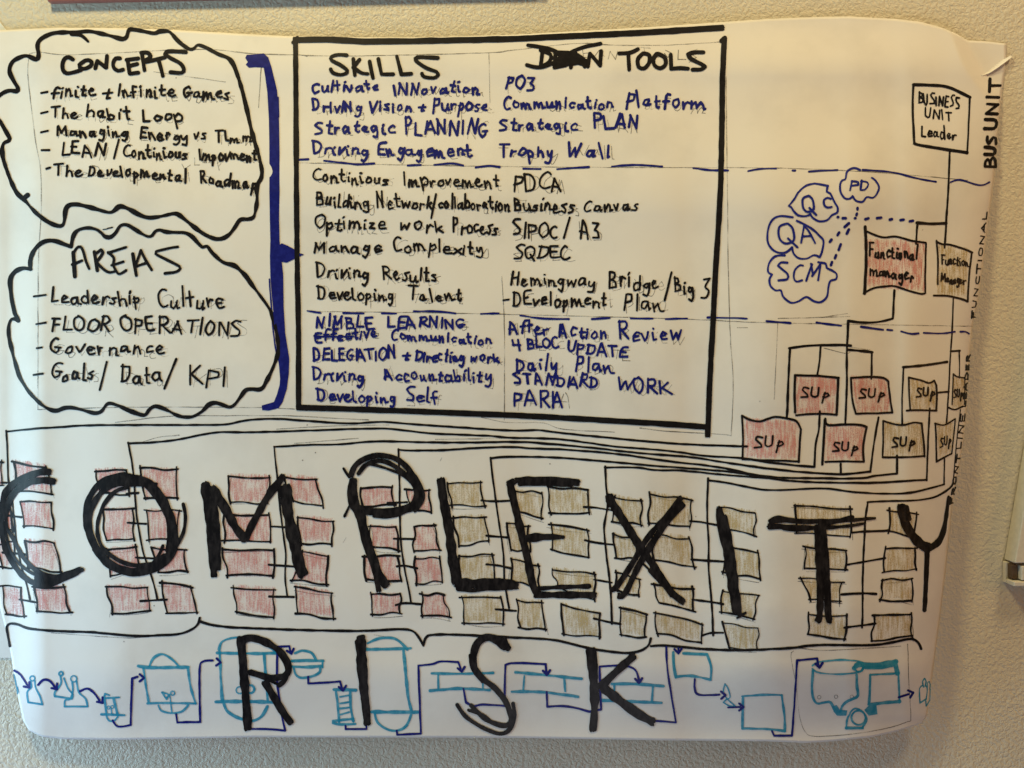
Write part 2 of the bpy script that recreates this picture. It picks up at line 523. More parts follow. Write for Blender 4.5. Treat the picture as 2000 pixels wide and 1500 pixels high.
ALT = {
 'a': [(.56, ".4 .5 .16 .5 .04 .22 .14 .02 .36 .16 .42 .5 .44 .08 .58 .06"), (.54, ".36 .5 .12 .46 .06 .12 .22 .04 .4 .4 / .4 .48 .42 .04 .54 .1")],
 'e': [(.5, ".04 .24 .3 .32 .36 .46 .2 .56 .06 .34 .1 .06 .3 .0 .52 .12"), (.46, ".4 .46 .2 .56 .05 .3 .16 .02 .46 .1 / .08 .28 .3 .3")],
 'n': [(.56, ".02 .5 .08 .02 / .08 .2 .26 .52 .34 .4 .38 .06 .56 .1"), (.5, ".06 .56 .06 .0 .1 .34 .28 .5 .38 .3 .44 .0")],
 'i': [(.22, ".06 .52 .1 .04 .2 .04 / .12 .8 .15 .84"), (.18, ".1 .54 .06 .0 / .13 .72 .16 .82")],
 'o': [(.44, ".3 .52 .1 .46 .06 .12 .22 .02 .4 .2 .34 .48 .18 .5"), (.48, ".2 .56 .04 .3 .14 .02 .38 .08 .44 .38 .26 .54 .16 .5")],
 'r': [(.38, ".06 .56 .08 .0 / .08 .26 .22 .54 .36 .46"), (.44, ".02 .5 .1 .04 .14 .4 .3 .52 .44 .46")],
 's': [(.4, ".38 .52 .14 .5 .1 .38 .34 .22 .3 .02 .02 .06"), (.44, ".42 .6 .1 .5 .34 .24 .28 .0 .02 .08")],
 't': [(.36, ".18 .9 .14 .06 .34 .04 / .02 .6 .36 .54"), (.36, ".14 1 .18 .0 / .0 .52 .34 .62")],
 'g': [(.48, ".4 .46 .16 .52 .06 .28 .2 .14 .38 .3 .42 .52 .42 -.1 .28 -.4 .1 -.26")],
 'm': [(.8, ".04 .56 .04 .0 .1 .36 .24 .52 .34 .3 .34 .04 .42 .38 .56 .52 .64 .3 .66 .02 .8 .06")],
 'l': [(.22, ".1 1 .06 .06 .2 .04"), (.18, ".06 1.06 .12 .0")],
 'p': [(.46, ".1 .56 .06 -.46 / .08 .4 .3 .54 .4 .32 .24 .08 .06 .12")],
 'v': [(.42, ".02 .5 .16 .02 .28 .2 .4 .6")],
 'u': [(.52, ".06 .54 .08 .06 .26 .02 .4 .3 .42 .54 / .42 .4 .46 .02 .54 .06")],
 'E': [(.56, ".52 1 .1 .94 .06 .5 .08 .04 .56 .06 / .06 .52 .4 .5")],
 'A': [(.66, "!.06 0 .22 1 / .22 1 .4 .7 .64 -.04 / .08 .38 .48 .36"), (.64, "!.08 .96 .06 .0 / .06 .1 .28 .98 .62 .02 / .1 .34 .5 .3")],
 'P': [(.5, "!.06 1 .04 -.06 / .06 .98 .44 .94 .42 .56 .06 .44")],
 'D': [(.58, ".08 1 .06 .06 / .0 .96 .46 .86 .52 .4 .3 .06 .0 .04")],
}

def lettering(ink, text, x0, y0, x1, y1, cap, w, gap=0.16, slant=0.03, up=None, jit=0.054, seed=0):
    """text fitted between (x0, y0) and (x1, y1) on its baseline; up = direction of the letters' tops (default: up the sheet)"""
    r = random.Random(hash(text) % 9973 + seed) if False else random.Random(sum(ord(c) * (i + 3) for i, c in enumerate(text)) + seed)
    total = sum(GL[c][0] for c in text) + gap * (len(text) - 1) + 0.10
    dx, dy = (x1 - x0) / total, (y1 - y0) / total
    ux, uy = up if up else (0.0, -1.0)
    pos = 0.0
    for ch in text:
        wd, st = GL[ch]
        if ch in ALT and not up and r.random() < 0.68:
            st = r.choice(ALT[ch])[1]
        sc = 1 + r.uniform(-jit, jit) * 3.2
        wx = 1 + r.uniform(-jit, jit) * 3.0
        off = r.uniform(-jit, jit) * 2.4
        sl = 0.0 if up else slant + r.uniform(-0.22, 0.22)
        for part in st.split('/'):
            part = part.strip()
            if not part: continue
            straight = part.startswith('!')
            a = [float(q) for q in part.lstrip('!').split()]
            pts = []
            for gx, gy in zip(a[0::2], a[1::2]):
                gx = gx * wx + r.uniform(-jit, jit) * 0.9
                gy = gy * sc + off + r.uniform(-jit, jit) * 0.9
                X = x0 + dx * (pos + gx + sl * gy * 0.7)
                Y = y0 + dy * (pos + gx)
                pts.append((X + ux * gy * cap, Y + uy * gy * cap))
            ink.stroke(pts, w * r.uniform(0.9, 1.12), smooth=not straight, rough=0.12)
        pos += wd + gap

def row(name, mat, parent, words, w, cap, layer=7, ghost=True, label=None):
    """words: text, x0, base0, x1, base1[, cap]"""
    ink = Ink(layer)
    for t in words:
        c = t[5] if len(t) > 5 else cap
        lettering(ink, t[0], t[1], t[2], t[3], t[4], c, w)
        if ghost and len(t[0]) > 1:
            gr = random.Random(len(t[0]) * 7 + int(t[1]))
            ox, oy = gr.uniform(2, 8), gr.uniform(2, 7)
            lettering(PENCIL, t[0], t[1] + ox, t[2] + oy, t[3] + ox + gr.uniform(-4, 8), t[4] + oy, c * 0.92, 1.3, seed=5, jit=0.07)
    return ink.build(name, mat, parent, label)

# ------------------------------------------------------------------ wall
ROOT = (0.0, 0.0, Z0 - 0.32)
wall = link("wall", [(-2.2, 0, 0.2), (2.2, 0, 0.2), (2.2, 0, 2.9), (-2.2, 0, 2.9), (-2.2, .08, 0.2), (2.2, .08, 0.2), (2.2, .08, 2.9), (-2.2, .08, 2.9)],
            [(0, 1, 2, 3), (5, 4, 7, 6), (4, 0, 3, 7), (1, 5, 6, 2), (3, 2, 6, 7), (4, 5, 1, 0)], 'wall')
tag(wall, "cream wall with a knobbly sprayed plaster texture", "wall", "structure")

# ------------------------------------------------------------------ the poster sheet
NS, NT = 380, 290
def edge(tab, a, b, t, byv):
    if byv:
        v = a + (b - a) * t
        return (lin(tab, v), v)
    u = a + (b - a) * t
    return (u, lin(tab, u))
c00, c10, c01, c11 = (-60, 62), (1965, 85), (57, 1427), (1800, 1412)
pv, pf, puv = [], [], []
for j in range(NT + 1):
    t = j / NT
    L = edge(LEFT, 62, 1427, t, True); R = edge(RIGHT, 85, 1412, t, True)
    for i in range(NS + 1):
        s = i / NS
        T = edge(TOP, -60, 1965, s, False); B = edge(BOT, 57, 1800, s, False)
        q = []
        for c in (0, 1):
            q.append((1-t)*T[c] + t*B[c] + (1-s)*L[c] + s*R[c]
                     - ((1-s)*(1-t)*c00[c] + s*(1-t)*c10[c] + (1-s)*t*c01[c] + s*t*c11[c]))
        pv.append(at(q[0], q[1], height(*q)))
        puv.append((q[0] / 100, -q[1] / 100))
for j in range(NT):
    for i in range(NS):
        a = j * (NS + 1) + i
        pf.append((a, a + NS + 1, a + NS + 2, a + 1))
poster = link("poster", pv, pf, 'paper', smooth=True, uvs=puv, loc=ROOT)
sol = poster.modifiers.new("sheet", 'SOLIDIFY')
sol.thickness = 0.00022
sol.offset = 1.0 if False else -1.0
tag(poster, "large white paper poster hand drawn in marker, headed COMPLEXITY and RISK, curling off the wall", "poster")

PENCIL = Ink(3)
P = PENCIL

# ------------------------------------------------------------------ concepts cloud
k = Ink(6)
k.s("150 63 172 61 200 66 230 74 240 76 247 72 252 58 265 58 285 62 302 65 312 61 328 61 335 66 350 82 368 95 378 95 386 88 400 92 425 105 445 113 455 125 465 150 475 185 483 218 490 250 498 280 506 305 511 332 510 348 504 358 501 370 502 385 501 400 498 415 494 425 485 428 472 428 466 432 458 445 448 457 436 465 425 467 415 465 395 455 370 436 350 420 340 417 325 420 305 424 290 425 275 421 255 410 240 404 232 404 222 412 213 415 190 409 160 401 146 399 134 401 128 410 126 430 122 440 113 441 95 434 75 420 60 405 48 391 34 378 24 360 14 335 6 310 4 292 7 280 17 275 19 270 8 250 0 237 -8 225 -12 210 -6 192 5 182 18 177 32 178 35 172 28 160 20 145 19 132 25 120 38 112 52 109 70 116 74 114 75 105 73 92 76 80 90 70 110 64 150 63", 8, rough=0.22)
k.many("140 66 158 69 172 81@9 5 / 45 388 54 381@8 9", 8)
cc = k.build("concept_cloud", 'black', poster, "black wavy cloud round the list of concepts")
k = Ink(7)
k.many("142 116 135 112 127 114 122 125 123 137 130 143 145 141 158 137 / 165 119 155 126 156 132 166 134 177 128 179 121 172 117 164 119 / 186 133 190 119 / 190 119 207 132 / 207 132 209 109 / 234 114 226 114 221 122 222 132 230 138 240 136 / 249 117 253 143 / 247 117 270 114 / 252 129 268 125 / 254 144 270 142 / 277 103 282 137 / 276 103 288 103 294 109 290 115 282 118 / 285 121 322 112 / 309 116 312 125 318 148 / 363 102 340 100 325 101 322 106 333 113 352 124 359 135 355 142 333 141", 8)
k.build("heading", 'black', cc, "heading CONCEPTS")
BK = dict(w=4.2)
def rows(parent, mat, w, cap, lst):
    for words in lst:
        row("written_line", mat, parent, words, w, cap)
rows(cc, 'black', 4.5, 24, [
 [('-', 79, 190, 95, 190), ('finite', 101, 191, 188, 189), ('+', 200, 192, 219, 191), ('Infinite', 229, 188, 342, 191), ('Games', 356, 192, 452, 193)],
 [('-', 79, 230, 95, 229), ('The', 99, 228, 154, 228, 21), ('habit', 168, 229, 256, 235), ('Loop', 278, 234, 358, 236)],
 [('-', 79, 267, 96, 266), ('Managing', 111, 266, 252, 267, 20), ('Energy', 272, 272, 368, 273, 22), ('vs', 379, 274, 404, 276), ('Tlmm', 419, 276, 496, 278, 20)],
 [('-', 80, 302, 99, 304), ('LEAN', 118, 303, 208, 304, 25), ('/', 221, 305, 243, 304, 26), ('Continious', 241, 307, 367, 312), ('Impovment', 388, 311, 503, 314)],
 [('-', 90, 338, 99, 338), ('The', 104, 341, 164, 341, 22), ('Developmental', 173, 341, 365, 354, 22), ('Roadmap', 390, 357, 503, 371, 22)]])

# ------------------------------------------------------------------ areas cloud
k = Ink(6)
k.s("60 526 45 524 30 530 21 542 20 560 24 590 29 612 34 620 36 626 30 623 22 624 17 635 17 655 22 680 30 710 38 735 46 750 56 765 70 780 85 793 100 801 112 802 125 797 138 796 155 799 172 804 187 807 198 803 208 790 216 788 232 793 255 803 281 811 290 802 298 795 308 794 330 803 350 813 367 815 380 812 395 803 408 790 420 787 433 790 448 795 458 790 470 775 480 762 493 760 505 761 513 757 520 745 530 725 540 700 543 685 543 670 538 640 530 612 522 597 510 580 500 567 490 553 478 537 465 524 455 518 440 514 430 508 415 494 404 481 396 483 388 476 375 462 362 455 345 454 325 453 311 449 303 452 297 460 290 462 278 457 262 447 250 440 240 439 233 443 225 455 215 463 205 462 198 455 188 448 172 445 155 448 146 455 141 468 139 482 125 477 110 471 95 470 80 475 68 487 60 505 59 526", 7.5, rough=0.22)
k.many("201 448 209 447@2 / 209 446 219 444@2.5", 2)
ac = k.build("area_cloud", 'black', poster, "black wavy cloud round the list of areas")
k = Ink(7)
k.many("143 493 146 540@8 / 143 495 150 484 157 482 162 490 168 510 174 525 / 141 517 160 509 / 184 492 190 528@7 / 186 496 197 488 201 493 195 503 188 512 / 190 514 205 528 215 532 224 530 / 211 493 222 504 221 516 226 528 233 535 246 528 / 218 518 241 511 / 211 494 246 483 / 259 496 266 538@7 / 264 520 275 489 / 275 489 283 505 296 527 / 266 520 284 514 / 347 482 330 485 305 491 304 496 325 507 350 520 350 527 340 532 322 534", 5.6)
k.build("heading", 'black', ac, "heading AREAS")
rows(ac, 'black', 4.3, 27, [
 [('-', 64, 589, 94, 588), ('Leadership', 98, 591, 278, 595), ('Culture', 309, 599, 441, 602, 32)],
 [('-', 69, 643, 93, 642), ('FLOOR', 100, 645, 216, 650, 24), ('OPERATIONS', 237, 646, 472, 655, 28)],
 [('-', 71, 690, 83, 691), ('Governance', 98, 690, 325, 691)],
 [('-', 64, 742, 87, 742), ('Goals', 99, 742, 186, 743, 29), ('/', 193, 755, 223, 753, 38), ('Data', 237, 747, 317, 748, 30), ('/', 318, 752, 369, 750, 40), ('KPI', 367, 751, 445, 754, 36)]])

# ------------------------------------------------------------------ navy bracket with its arrow head
k = Ink(6)
k.poly([(479,113),(482,107),(500,106),(515,104),(524,112),(530,130),(536,155),(541,176),(543,200),(545,240),(546,300),(546,375),(545,430),(546,470),(549,500),(553,535),(554,600),(557,650),(565,700),(564,730),(560,760),(552,785),(544,797),(525,802),(512,801),(511,792),(525,788),(535,785),(541,770),(546,752),(547,740),(545,715),(540,680),(536,640),(533,600),(530,570),(528,540),(527,500),(528,470),(527,430),(526,375),(526,280),(525,230),(522,180),(518,150),(515,132),(500,131),(486,132),(480,126),(484,121)])
k.many("526 545 530 600 534 650 541 700@3 / 543 190 544 228@3", 3)
br = k.build("navy_bracket", 'navy', poster, "thick navy bracket")
k = Ink(7)
k.poly([(543,481),(550,475),(562,480),(575,487),(580,493),(594,497),(580,503),(560,513),(549,511),(543,503)])
k.build("arrow_head", 'navy', br)

# ------------------------------------------------------------------ skills and tools box
k = Ink(8)
k.s("574 78 640 77 710 81 825 80 1000 76 1125 70 1250 64 1412 54", 12, False, 0.05)
k.s("577 74 578 200 579 375 580 500 583 650 583 799", 10.5, False, 0.06)
k.s("581 796 655 798 800 803 1000 811 1150 819 1300 828 1380 834", 11.5, False, 0.05)
k.s("1415 74 1411 150 1410 250 1408 350 1404 430 1398 520 1393 620 1386 750 1382 852", 11, False, 0.06)
k.many("1409 80 1416 74@9 / 572 83 581 73@7", 8)
tb = k.build("tools_box", 'black', poster, "heavy black frame round the skills and tools lists")
k = Ink(7)
k.many("677 108 660 107 647 111 648 118 665 127 678 137 678 142 665 146 650 142 646 135 / 690 115 693 147 / 702 116 690 132 / 690 132 705 142 718 144 / 722 120 728 152 / 739 115 745 145 / 745 145 768 145 / 775 110 784 145 / 784 145 803 144 / 855 113 835 112 815 112 812 118 830 131 852 140 856 146 848 152 828 150 824 144", 7.5)
k.build("heading", 'black', tb, "heading SKILLS")
k = Ink(7)
k.many("1209 104 1230 103 1246 96 / 1227 104 1229 136 / 1256 104 1246 115 1247 130 1258 133 1268 122 1268 108 1258 104 / 1283 105 1276 115 1279 128 1290 133 1300 125 1298 112 1286 105 / 1310 107 1311 134 / 1311 134 1330 133 1344 134 / 1374 102 1355 102 1344 106 1350 115 1370 125 1377 130 1370 135 1353 136", 8)
k.build("heading", 'black', tb, "heading TOOLS")
k = Ink(7)
k.many("1031 88 1075 96 1100 108 1130 122 1148 129 / 1173 85 1140 92 1112 103 1085 120 1062 130 1045 131 1029 127 / 1060 97 1056 128 / 1056 98 1075 106 1073 120 1058 130 / 1085 100 1083 132 / 1083 132 1105 128 / 1085 115 1103 112 / 1115 132 1122 100 / 1122 100 1142 130 / 1148 130 1152 104 / 1152 104 1172 128 / 1172 128 1174 100 / 1078 112 1100 118 1125 112 1148 120 / 1084 104 1110 110 1140 118 / 1090 124 1115 120 1140 126", 7.5)
k.poly([(1082,98),(1110,99),(1130,104),(1142,112),(1146,124),(1120,128),(1092,131),(1076,128),(1072,124),(1092,112)])
k.build("crossed_out_word", 'black', tb, "crossed out black word")
rows(tb, 'navy', 4.7, 20, [
 [('Cultivate', 609, 180, 742, 175), ('INNovation', 767, 184, 938, 182, 22)],
 [('DrivINg', 612, 216, 708, 219), ('Vision', 719, 218, 808, 217), ('+', 817, 216, 831, 216, 16), ('Purpose', 845, 218, 956, 215, 23)],
 [('Strategic', 615, 260, 772, 261, 24), ('PLANNING', 790, 261, 957, 264, 27)],
 [('Driving', 612, 299, 720, 304, 22), ('Engagement', 737, 306, 924, 306, 25)]])
rows(tb, 'black', 4.1, 24, [
 [('Continious', 611, 353, 760, 363), ('Improvement', 787, 362, 977, 367)],
 [('Building', 618, 401, 722, 406, 25), ('Network', 737, 404, 846, 408, 26), ('/', 841, 420, 862, 418, 32), ('collaboration', 857, 404, 996, 412)],
 [('Optimize', 613, 447, 754, 450, 25), ('work', 779, 448, 870, 454, 26), ('Process', 886, 454, 973, 456, 27)],
 [('Manage', 613, 494, 746, 493, 22), ('Complexity', 768, 491, 947, 496, 24)],
 [('Driving', 619, 541, 721, 545, 26), ('Results', 748, 547, 856, 549, 27)],
 [('Developing', 621, 585, 771, 587, 25), ('Talent', 797, 587, 904, 588, 25)]])
rows(tb, 'navy', 4.5, 20, [
 [('NIMBLE', 617, 639, 731, 641, 22), ('LEARNING', 756, 640, 911, 641, 20)],
 [('Effective', 615, 667, 739, 660, 20), ('Communication', 764, 663, 963, 673, 18)],
 [('DELEGATION', 612, 703, 775, 701, 21), ('+', 786, 702, 801, 702, 18), ('Directing', 811, 706, 908, 707, 22), ('work', 918, 706, 977, 707, 19)],
 [('Driving', 612, 741, 711, 745, 22), ('Accountability', 751, 742, 961, 747, 23)],
 [('Developing', 620, 783, 775, 787, 23), ('Self', 792, 784, 860, 788, 25)]])
rows(tb, 'navy', 4.7, 24, [
 [('PO3', 988, 173, 1043, 175)],
 [('Communication', 983, 212, 1201, 212, 21), ('Platform', 1222, 208, 1378, 212, 27)],
 [('Strategic', 976, 253, 1128, 256, 22), ('PLAN', 1159, 249, 1250, 253, 26)],
 [('Trophy', 973, 304, 1083, 307, 22), ('Wall', 1107, 303, 1195, 307, 27)]])
rows(tb, 'black', 4.1, 26, [
 [('PDCA', 1002, 370, 1101, 371, 29)],
 [('Business', 1005, 411, 1123, 416), ('Canvas', 1140, 412, 1249, 409, 22)],
 [('SIPOC', 1002, 461, 1091, 462, 27), ('/', 1100, 460, 1125, 459, 28), ('A3', 1131, 466, 1175, 469, 32)],
 [('SQDEC', 1002, 505, 1116, 504, 24)],
 [('Hemingway', 997, 554, 1163, 560, 23), ('Bridge', 1190, 562, 1290, 566, 30), ('/', 1297, 580, 1326, 578, 38), ('Big', 1318, 572, 1356, 576, 28), ('3', 1367, 581, 1388, 582, 34)],
 [('-', 982, 596, 996, 597), ('DEvelopment', 1002, 596, 1187, 598, 25), ('Plan', 1217, 604, 1295, 606, 29)]])
rows(tb, 'navy', 4.5, 22, [
 [('After', 993, 651, 1073, 652, 25), ('Action', 1090, 655, 1188, 661, 25), ('Review', 1208, 662, 1333, 665, 29)],
 [('4', 1000, 682, 1019, 682, 20), ('BLOC', 1030, 680, 1093, 681, 20), ('UPDATE', 1107, 687, 1227, 697)],
 [('Daily', 1009, 722, 1090, 724, 26), ('Plan', 1123, 723, 1198, 727, 26)],
 [('STANDARD', 1003, 746, 1171, 758, 22), ('WORK', 1204, 761, 1311, 769, 26)],
 [('PARA', 1003, 794, 1102, 796, 28)]])

k = Ink(8)
k.many("613 656 650 658 690 657", 3.4)
k.build("strike_line", 'navy', tb)

# ------------------------------------------------------------------ navy dashed level lines
for txt in ("585 312 602 311 / 633 314 680 319 700 321 731 319 / 796 323 822 322 / 848 322 880 319 905 323 / 929 327 955 324 976 326 / 1022 329 1056 330 / 1088 330 1150 326 / 1195 325 1240 322 1293 325 / 1354 328 1385 332 1422 333 / 1461 334 1485 330 1516 329 / 1548 333 1553 333 / 1580 335 1636 332 / 1685 332 1740 336 1790 348 1828 355 / 1857 356 1875 351 1905 360 1920 361 1932 356",
            "600 607 626 611 / 671 611 710 612 / 746 612 774 612 / 808 608 850 608 890 612 / 939 613 974 612 / 1016 616 1060 622 1111 623 / 1156 623 1191 621 / 1232 622 1275 622 / 1300 623 1342 622 / 1382 620 1430 621 1459 622 / 1497 627 1544 631 / 1595 630 1643 636 / 1682 638 1725 644 / 1733 644 1743 645 / 1760 647 1780 652 1794 651 / 1804 650 1840 651 1865 648 / 1876 648 1886 648 1893 652"):
    for piece in txt.split('/'):
        k = Ink(6)
        k.s(piece, 3.8, rough=0.25)
        k.build("dash", 'navy', poster)

# ------------------------------------------------------------------ organisation chart
def crayon(parent, quad, mat, grow=2.0, seed=0):
    """a scribbled crayon patch a little out of register with its box"""
    r = random.Random(int(quad[0][0] * 3 + quad[0][1]) + seed)
    k = Ink(4)
    up = k.lift()
    cx = sum(q[0] for q in quad) / 4; cy = sum(q[1] for q in quad) / 4
    ox, oy = r.uniform(-2.5, 2.5), r.uniform(-5, 0.5)
    n = 14
    idx = []
    for j in range(n + 1):
        t = j / n
        rowi = []
        for i in range(n + 1):
            s = i / n
            x = (1-t)*((1-s)*quad[0][0] + s*quad[1][0]) + t*((1-s)*quad[3][0] + s*quad[2][0])
            y = (1-t)*((1-s)*quad[0][1] + s*quad[1][1]) + t*((1-s)*quad[3][1] + s*quad[2][1])
            x += ox + (x - cx) * 0.10 + (r.uniform(-1.2, 1.2) if i in (0, n) else 0)
            y += oy + (y - cy) * 0.12 + (r.uniform(-2.0, 2.0) if j in (0, n) else 0)
            rowi.append(k.pt(x, y, up))
            k.edge.append(min(1.0, min(i, n - i, j, n - j) / 2.2) * 0.6)
        idx.append(rowi)
    for j in range(n):
        for i in range(n):
            k.f.append((idx[j][i], idx[j+1][i], idx[j+1][i+1], idx[j][i+1]))
    o = k.build("crayon_shading", mat, parent)
    at_ = o.data.attributes.new("edge", 'FLOAT', 'POINT')
    for i, e in enumerate(k.edge):
        at_.data[i].value = e
    return o

def inset(quad, d):
    cx = sum(q[0] for q in quad) / 4; cy = sum(q[1] for q in quad) / 4
    return [(q[0] + (cx - q[0]) * d, q[1] + (cy - q[1]) * d) for q in quad]

k = Ink(6)
k.many("1784 165 1810 166 1835 167 1860 173 1895 190@6 / 1784 165 1783 220 1786 280@4.5 / 1894 190 1892 245 1889 300@3.6 / 1786 280 1800 284 1850 292 1889 298@6", 5)
lb = k.build("leader_box", 'black', poster, "black box reading BUSINESS UNIT Leader")
row("lettering", 'black', lb, [('BUSINESS', 1794, 203, 1876, 211, 20), ('UNIT', 1806, 230, 1863, 236, 18), ('Leader', 1800, 268, 1869, 273, 22)], 3.4, 20, ghost=False)

for nm, out, quad, mat, txt, ww in (
    ("red", "1690 443 1692 500 1689 573@6 / 1693 452 1722 463 1750 462 1780 470 1808 474@4 / 1809 474 1807 540 1807 572@3.6 / 1687 573 1705 563 1725 560 1747 559 1775 568 1800 574 1807 572@4",
     [(1694,474),(1804,478),(1803,566),(1697,560)], 'red', [('Functional', 1698, 500, 1793, 508, 24), ('manager', 1699, 539, 1786, 548, 21)], 4.0),
    ("olive", "1829 470 1832 510 1832 555@3.5 / 1829 472 1840 477 1855 478 1880 485 1899 493@4 / 1898 493 1893 540 1890 589@3.5 / 1824 577 1850 578 1875 583 1890 589@4",
     [(1834,482),(1892,492),(1888,574),(1834,574)], 'olive', [('Function', 1839, 514, 1892, 521, 19), ('Manager', 1838, 551, 1886, 557, 16)], 3.0)):
    k = Ink(6)
    k.many(out, 4)
    mb = k.build("manager_box", 'black', poster, "functional manager box shaded in %s crayon" % nm)
    crayon(mb, quad, mat)
    row("lettering", 'black', mb, txt, ww, 20, ghost=False)

SUP = [
 ('red', "1553 733 1595 734 1638 738@4.5 / 1637 738 1636 770 1634 810@5 / 1555 811 1600 808 1634 810@4 / 1553 733 1552 770 1553 805@5", [(1553,733),(1638,738),(1634,810),(1554,808)], (1563,775,1622,781,19)),
 ('red', "1662 738 1700 736 1725 738 1735 745@4.5 / 1735 745 1739 780 1743 806@4 / 1672 808 1710 807 1743 806@4 / 1662 740 1665 780 1672 808@4", [(1662,738),(1735,744),(1742,806),(1672,808)], (1677,777,1730,779,17)),
 ('olive', "1775 737 1800 743 1815 748 1825 743 1829 752@3.5 / 1829 752 1830 775 1829 802@4 / 1771 802 1800 801 1829 802@4 / 1775 737 1776 770 1778 802@3.5", [(1776,742),(1828,748),(1829,801),(1777,801)], (1789,775,1828,777,17)),
 ('olive', "1862 730 1860 790@2.5 / 1862 730 1870 736 1885 738@3 / 1853 796 1865 800 1880 794@3.5 / 1885 740 1884 790@2", [(1861,735),(1885,740),(1882,794),(1859,795)], (1863,776,1881,778,15)),
 ('red', "1449 812 1465 820 1485 823 1500 818 1515 814 1540 818 1556 823 1564 838@4.5 / 1564 838 1562 870 1560 902@4.5 / 1452 897 1500 899 1561 901@4 / 1449 812 1451 850 1450 897@4", [(1450,818),(1560,828),(1560,900),(1452,896)], (1472,874,1533,876,21)),
 ('red', "1612 818 1617 830 1650 829 1680 830 1693 834@5 / 1693 834 1686 870 1687 902@4.5 / 1612 902 1650 901 1687 902@4 / 1611 820 1609 860 1606 907@5", [(1611,832),(1690,835),(1687,901),(1610,901)], (1625,881,1678,884,17)),
 ('olive', "1725 822 1745 828 1765 830 1785 825 1800 827@3.5 / 1800 827 1804 860 1806 892@4 / 1724 893 1760 893 1806 891@4 / 1725 822 1725 860 1724 893@3.5", [(1726,826),(1800,829),(1805,890),(1726,891)], (1741,873,1789,874,18)),
 ('olive', "1826 827 1845 830 1866 818@3 / 1866 820 1862 860 1859 885@2.5 / 1829 902 1845 893 1859 886@3.5 / 1827 827 1829 870 1829 902@3.5", [(1828,830),(1865,824),(1859,884),(1830,898)], (1836,874,1859,868,17)),
]
for mat, out, quad, t in SUP:
    k = Ink(6)
    k.many(out, 4)
    sb = k.build("supervisor_box", 'black', poster, "box reading SUP shaded in %s crayon" % mat)
    crayon(sb, inset(quad, 0.06), mat)
    row("lettering", 'black', sb, [('SUp', t[0], t[1], t[2], t[3], t[4])], 3.6 if t[2] - t[0] > 30 else 2.6, 18, ghost=False)

LINKS = [
 "1855 295 1853 360 1849 420 1846 470 1845 484@4 / 1848 436 1815 437 1791 435@6 / 1792 438 1789 476@4",
 "1747 567 1745 600 1744 622@4.5 / 1744 622 1720 628 1690 630 1657 627@4.5 / 1657 627 1654 690 1654 750 1651 830@4.5",
 "1862 583 1860 640 1856 700 1853 760 1849 826@3",
 "1541 680 1580 675 1640 674 1662 675@5 / 1543 680 1540 740 1537 818@5 / 1603 677 1600 710 1596 733@4 / 1655 683 1690 686 1704 688@5 / 1703 688 1702 740@4",
 "1764 717 1800 714 1850 707@5 / 1765 718 1762 775 1762 828@3.5 / 1857 686 1875 685@4 / 1874 686 1874 738@2.5 / 1830 767 1853 765@4",
 "12 843 60 838 120 834 165 831 270 830 380 830 440 829 470 823 500 819 540 818 600 822 680 827 745 824 800 828 900 835 1000 841 1050 840 1100 846 1200 856 1300 865 1370 869 1400 870 1459 872@4.2 / 12 841 14 870 15 900 16 935 24 980 31 1050 38 1090 45 1120 52 1143 58 1171@3.8",
 "250 866 300 864 350 858 420 845 500 844 600 841 740 837 800 842 850 847 950 851 1000 855 1080 857 1150 865 1200 872 1300 880 1375 890 1450 895 1500 903 1545 908 1591 912@4.2 / 250 864 257 900 262 940 266 1000 272 1040 280 1080 290 1110 297 1130 304 1155 307 1171@3.8 / 1601 803 1599 840 1593 870 1591 912@4",
 "535 873 600 869 660 868 740 862 850 864 920 864 1000 863 1050 865 1150 874 1250 885 1350 893 1420 904 1500 915 1580 923 1645 926 1700 921@4.4 / 535 872 538 900 543 950 548 1000 554 1050 558 1080 557 1130 561 1164@3.8 / 1642 906 1642 924@4 / 1716 815 1708 860 1700 921@4",
 "778 878 800 880 870 879 930 875 1000 873 1040 876 1100 878 1200 886 1300 900 1400 912 1500 931 1600 934 1680 934 1710 929 1752 925@4.4 / 778 877 780 930 781 1000 783 1060 790 1110 798 1150 803 1179@4 / 1752 890 1752 925@4.5",
 "958 895 1000 892 1090 894 1180 901 1270 909 1350 915 1430 922 1480 930 1530 938 1600 942 1700 943 1760 940 1808 937@4.2 / 958 894 962 930 968 975 976 1030 983 1080 985 1130 990 1165 994 1187@4 / 1816 797 1813 860 1810 938@3.5",
 "1181 913 1240 913 1280 918 1330 919 1400 926 1460 931 1500 934@4 / 1182 911 1184 950 1187 985 1180 1030 1184 1080 1192 1150 1195 1218@4.5",
 "1383 938 1420 943 1470 953 1500 957 1550 956 1610 954 1660 960 1720 964 1780 962 1844 946@4 / 1383 934 1381 1000 1384 1060 1384 1110 1390 1180 1393 1241@4.2 / 1845 894 1844 946@2.8",
 "1694 981 1720 979 1760 978 1800 976 1830 969 1855 953 1862 943@4 / 1695 981 1690 1020 1687 1080 1685 1130 1685 1180 1684 1226@4 / 1876 800 1868 870 1862 943@2",
]
for txt in LINKS:
    k = Ink(5)
    k.many(txt, 4, rough=0.16)
    k.build("connector_line", 'black', poster)

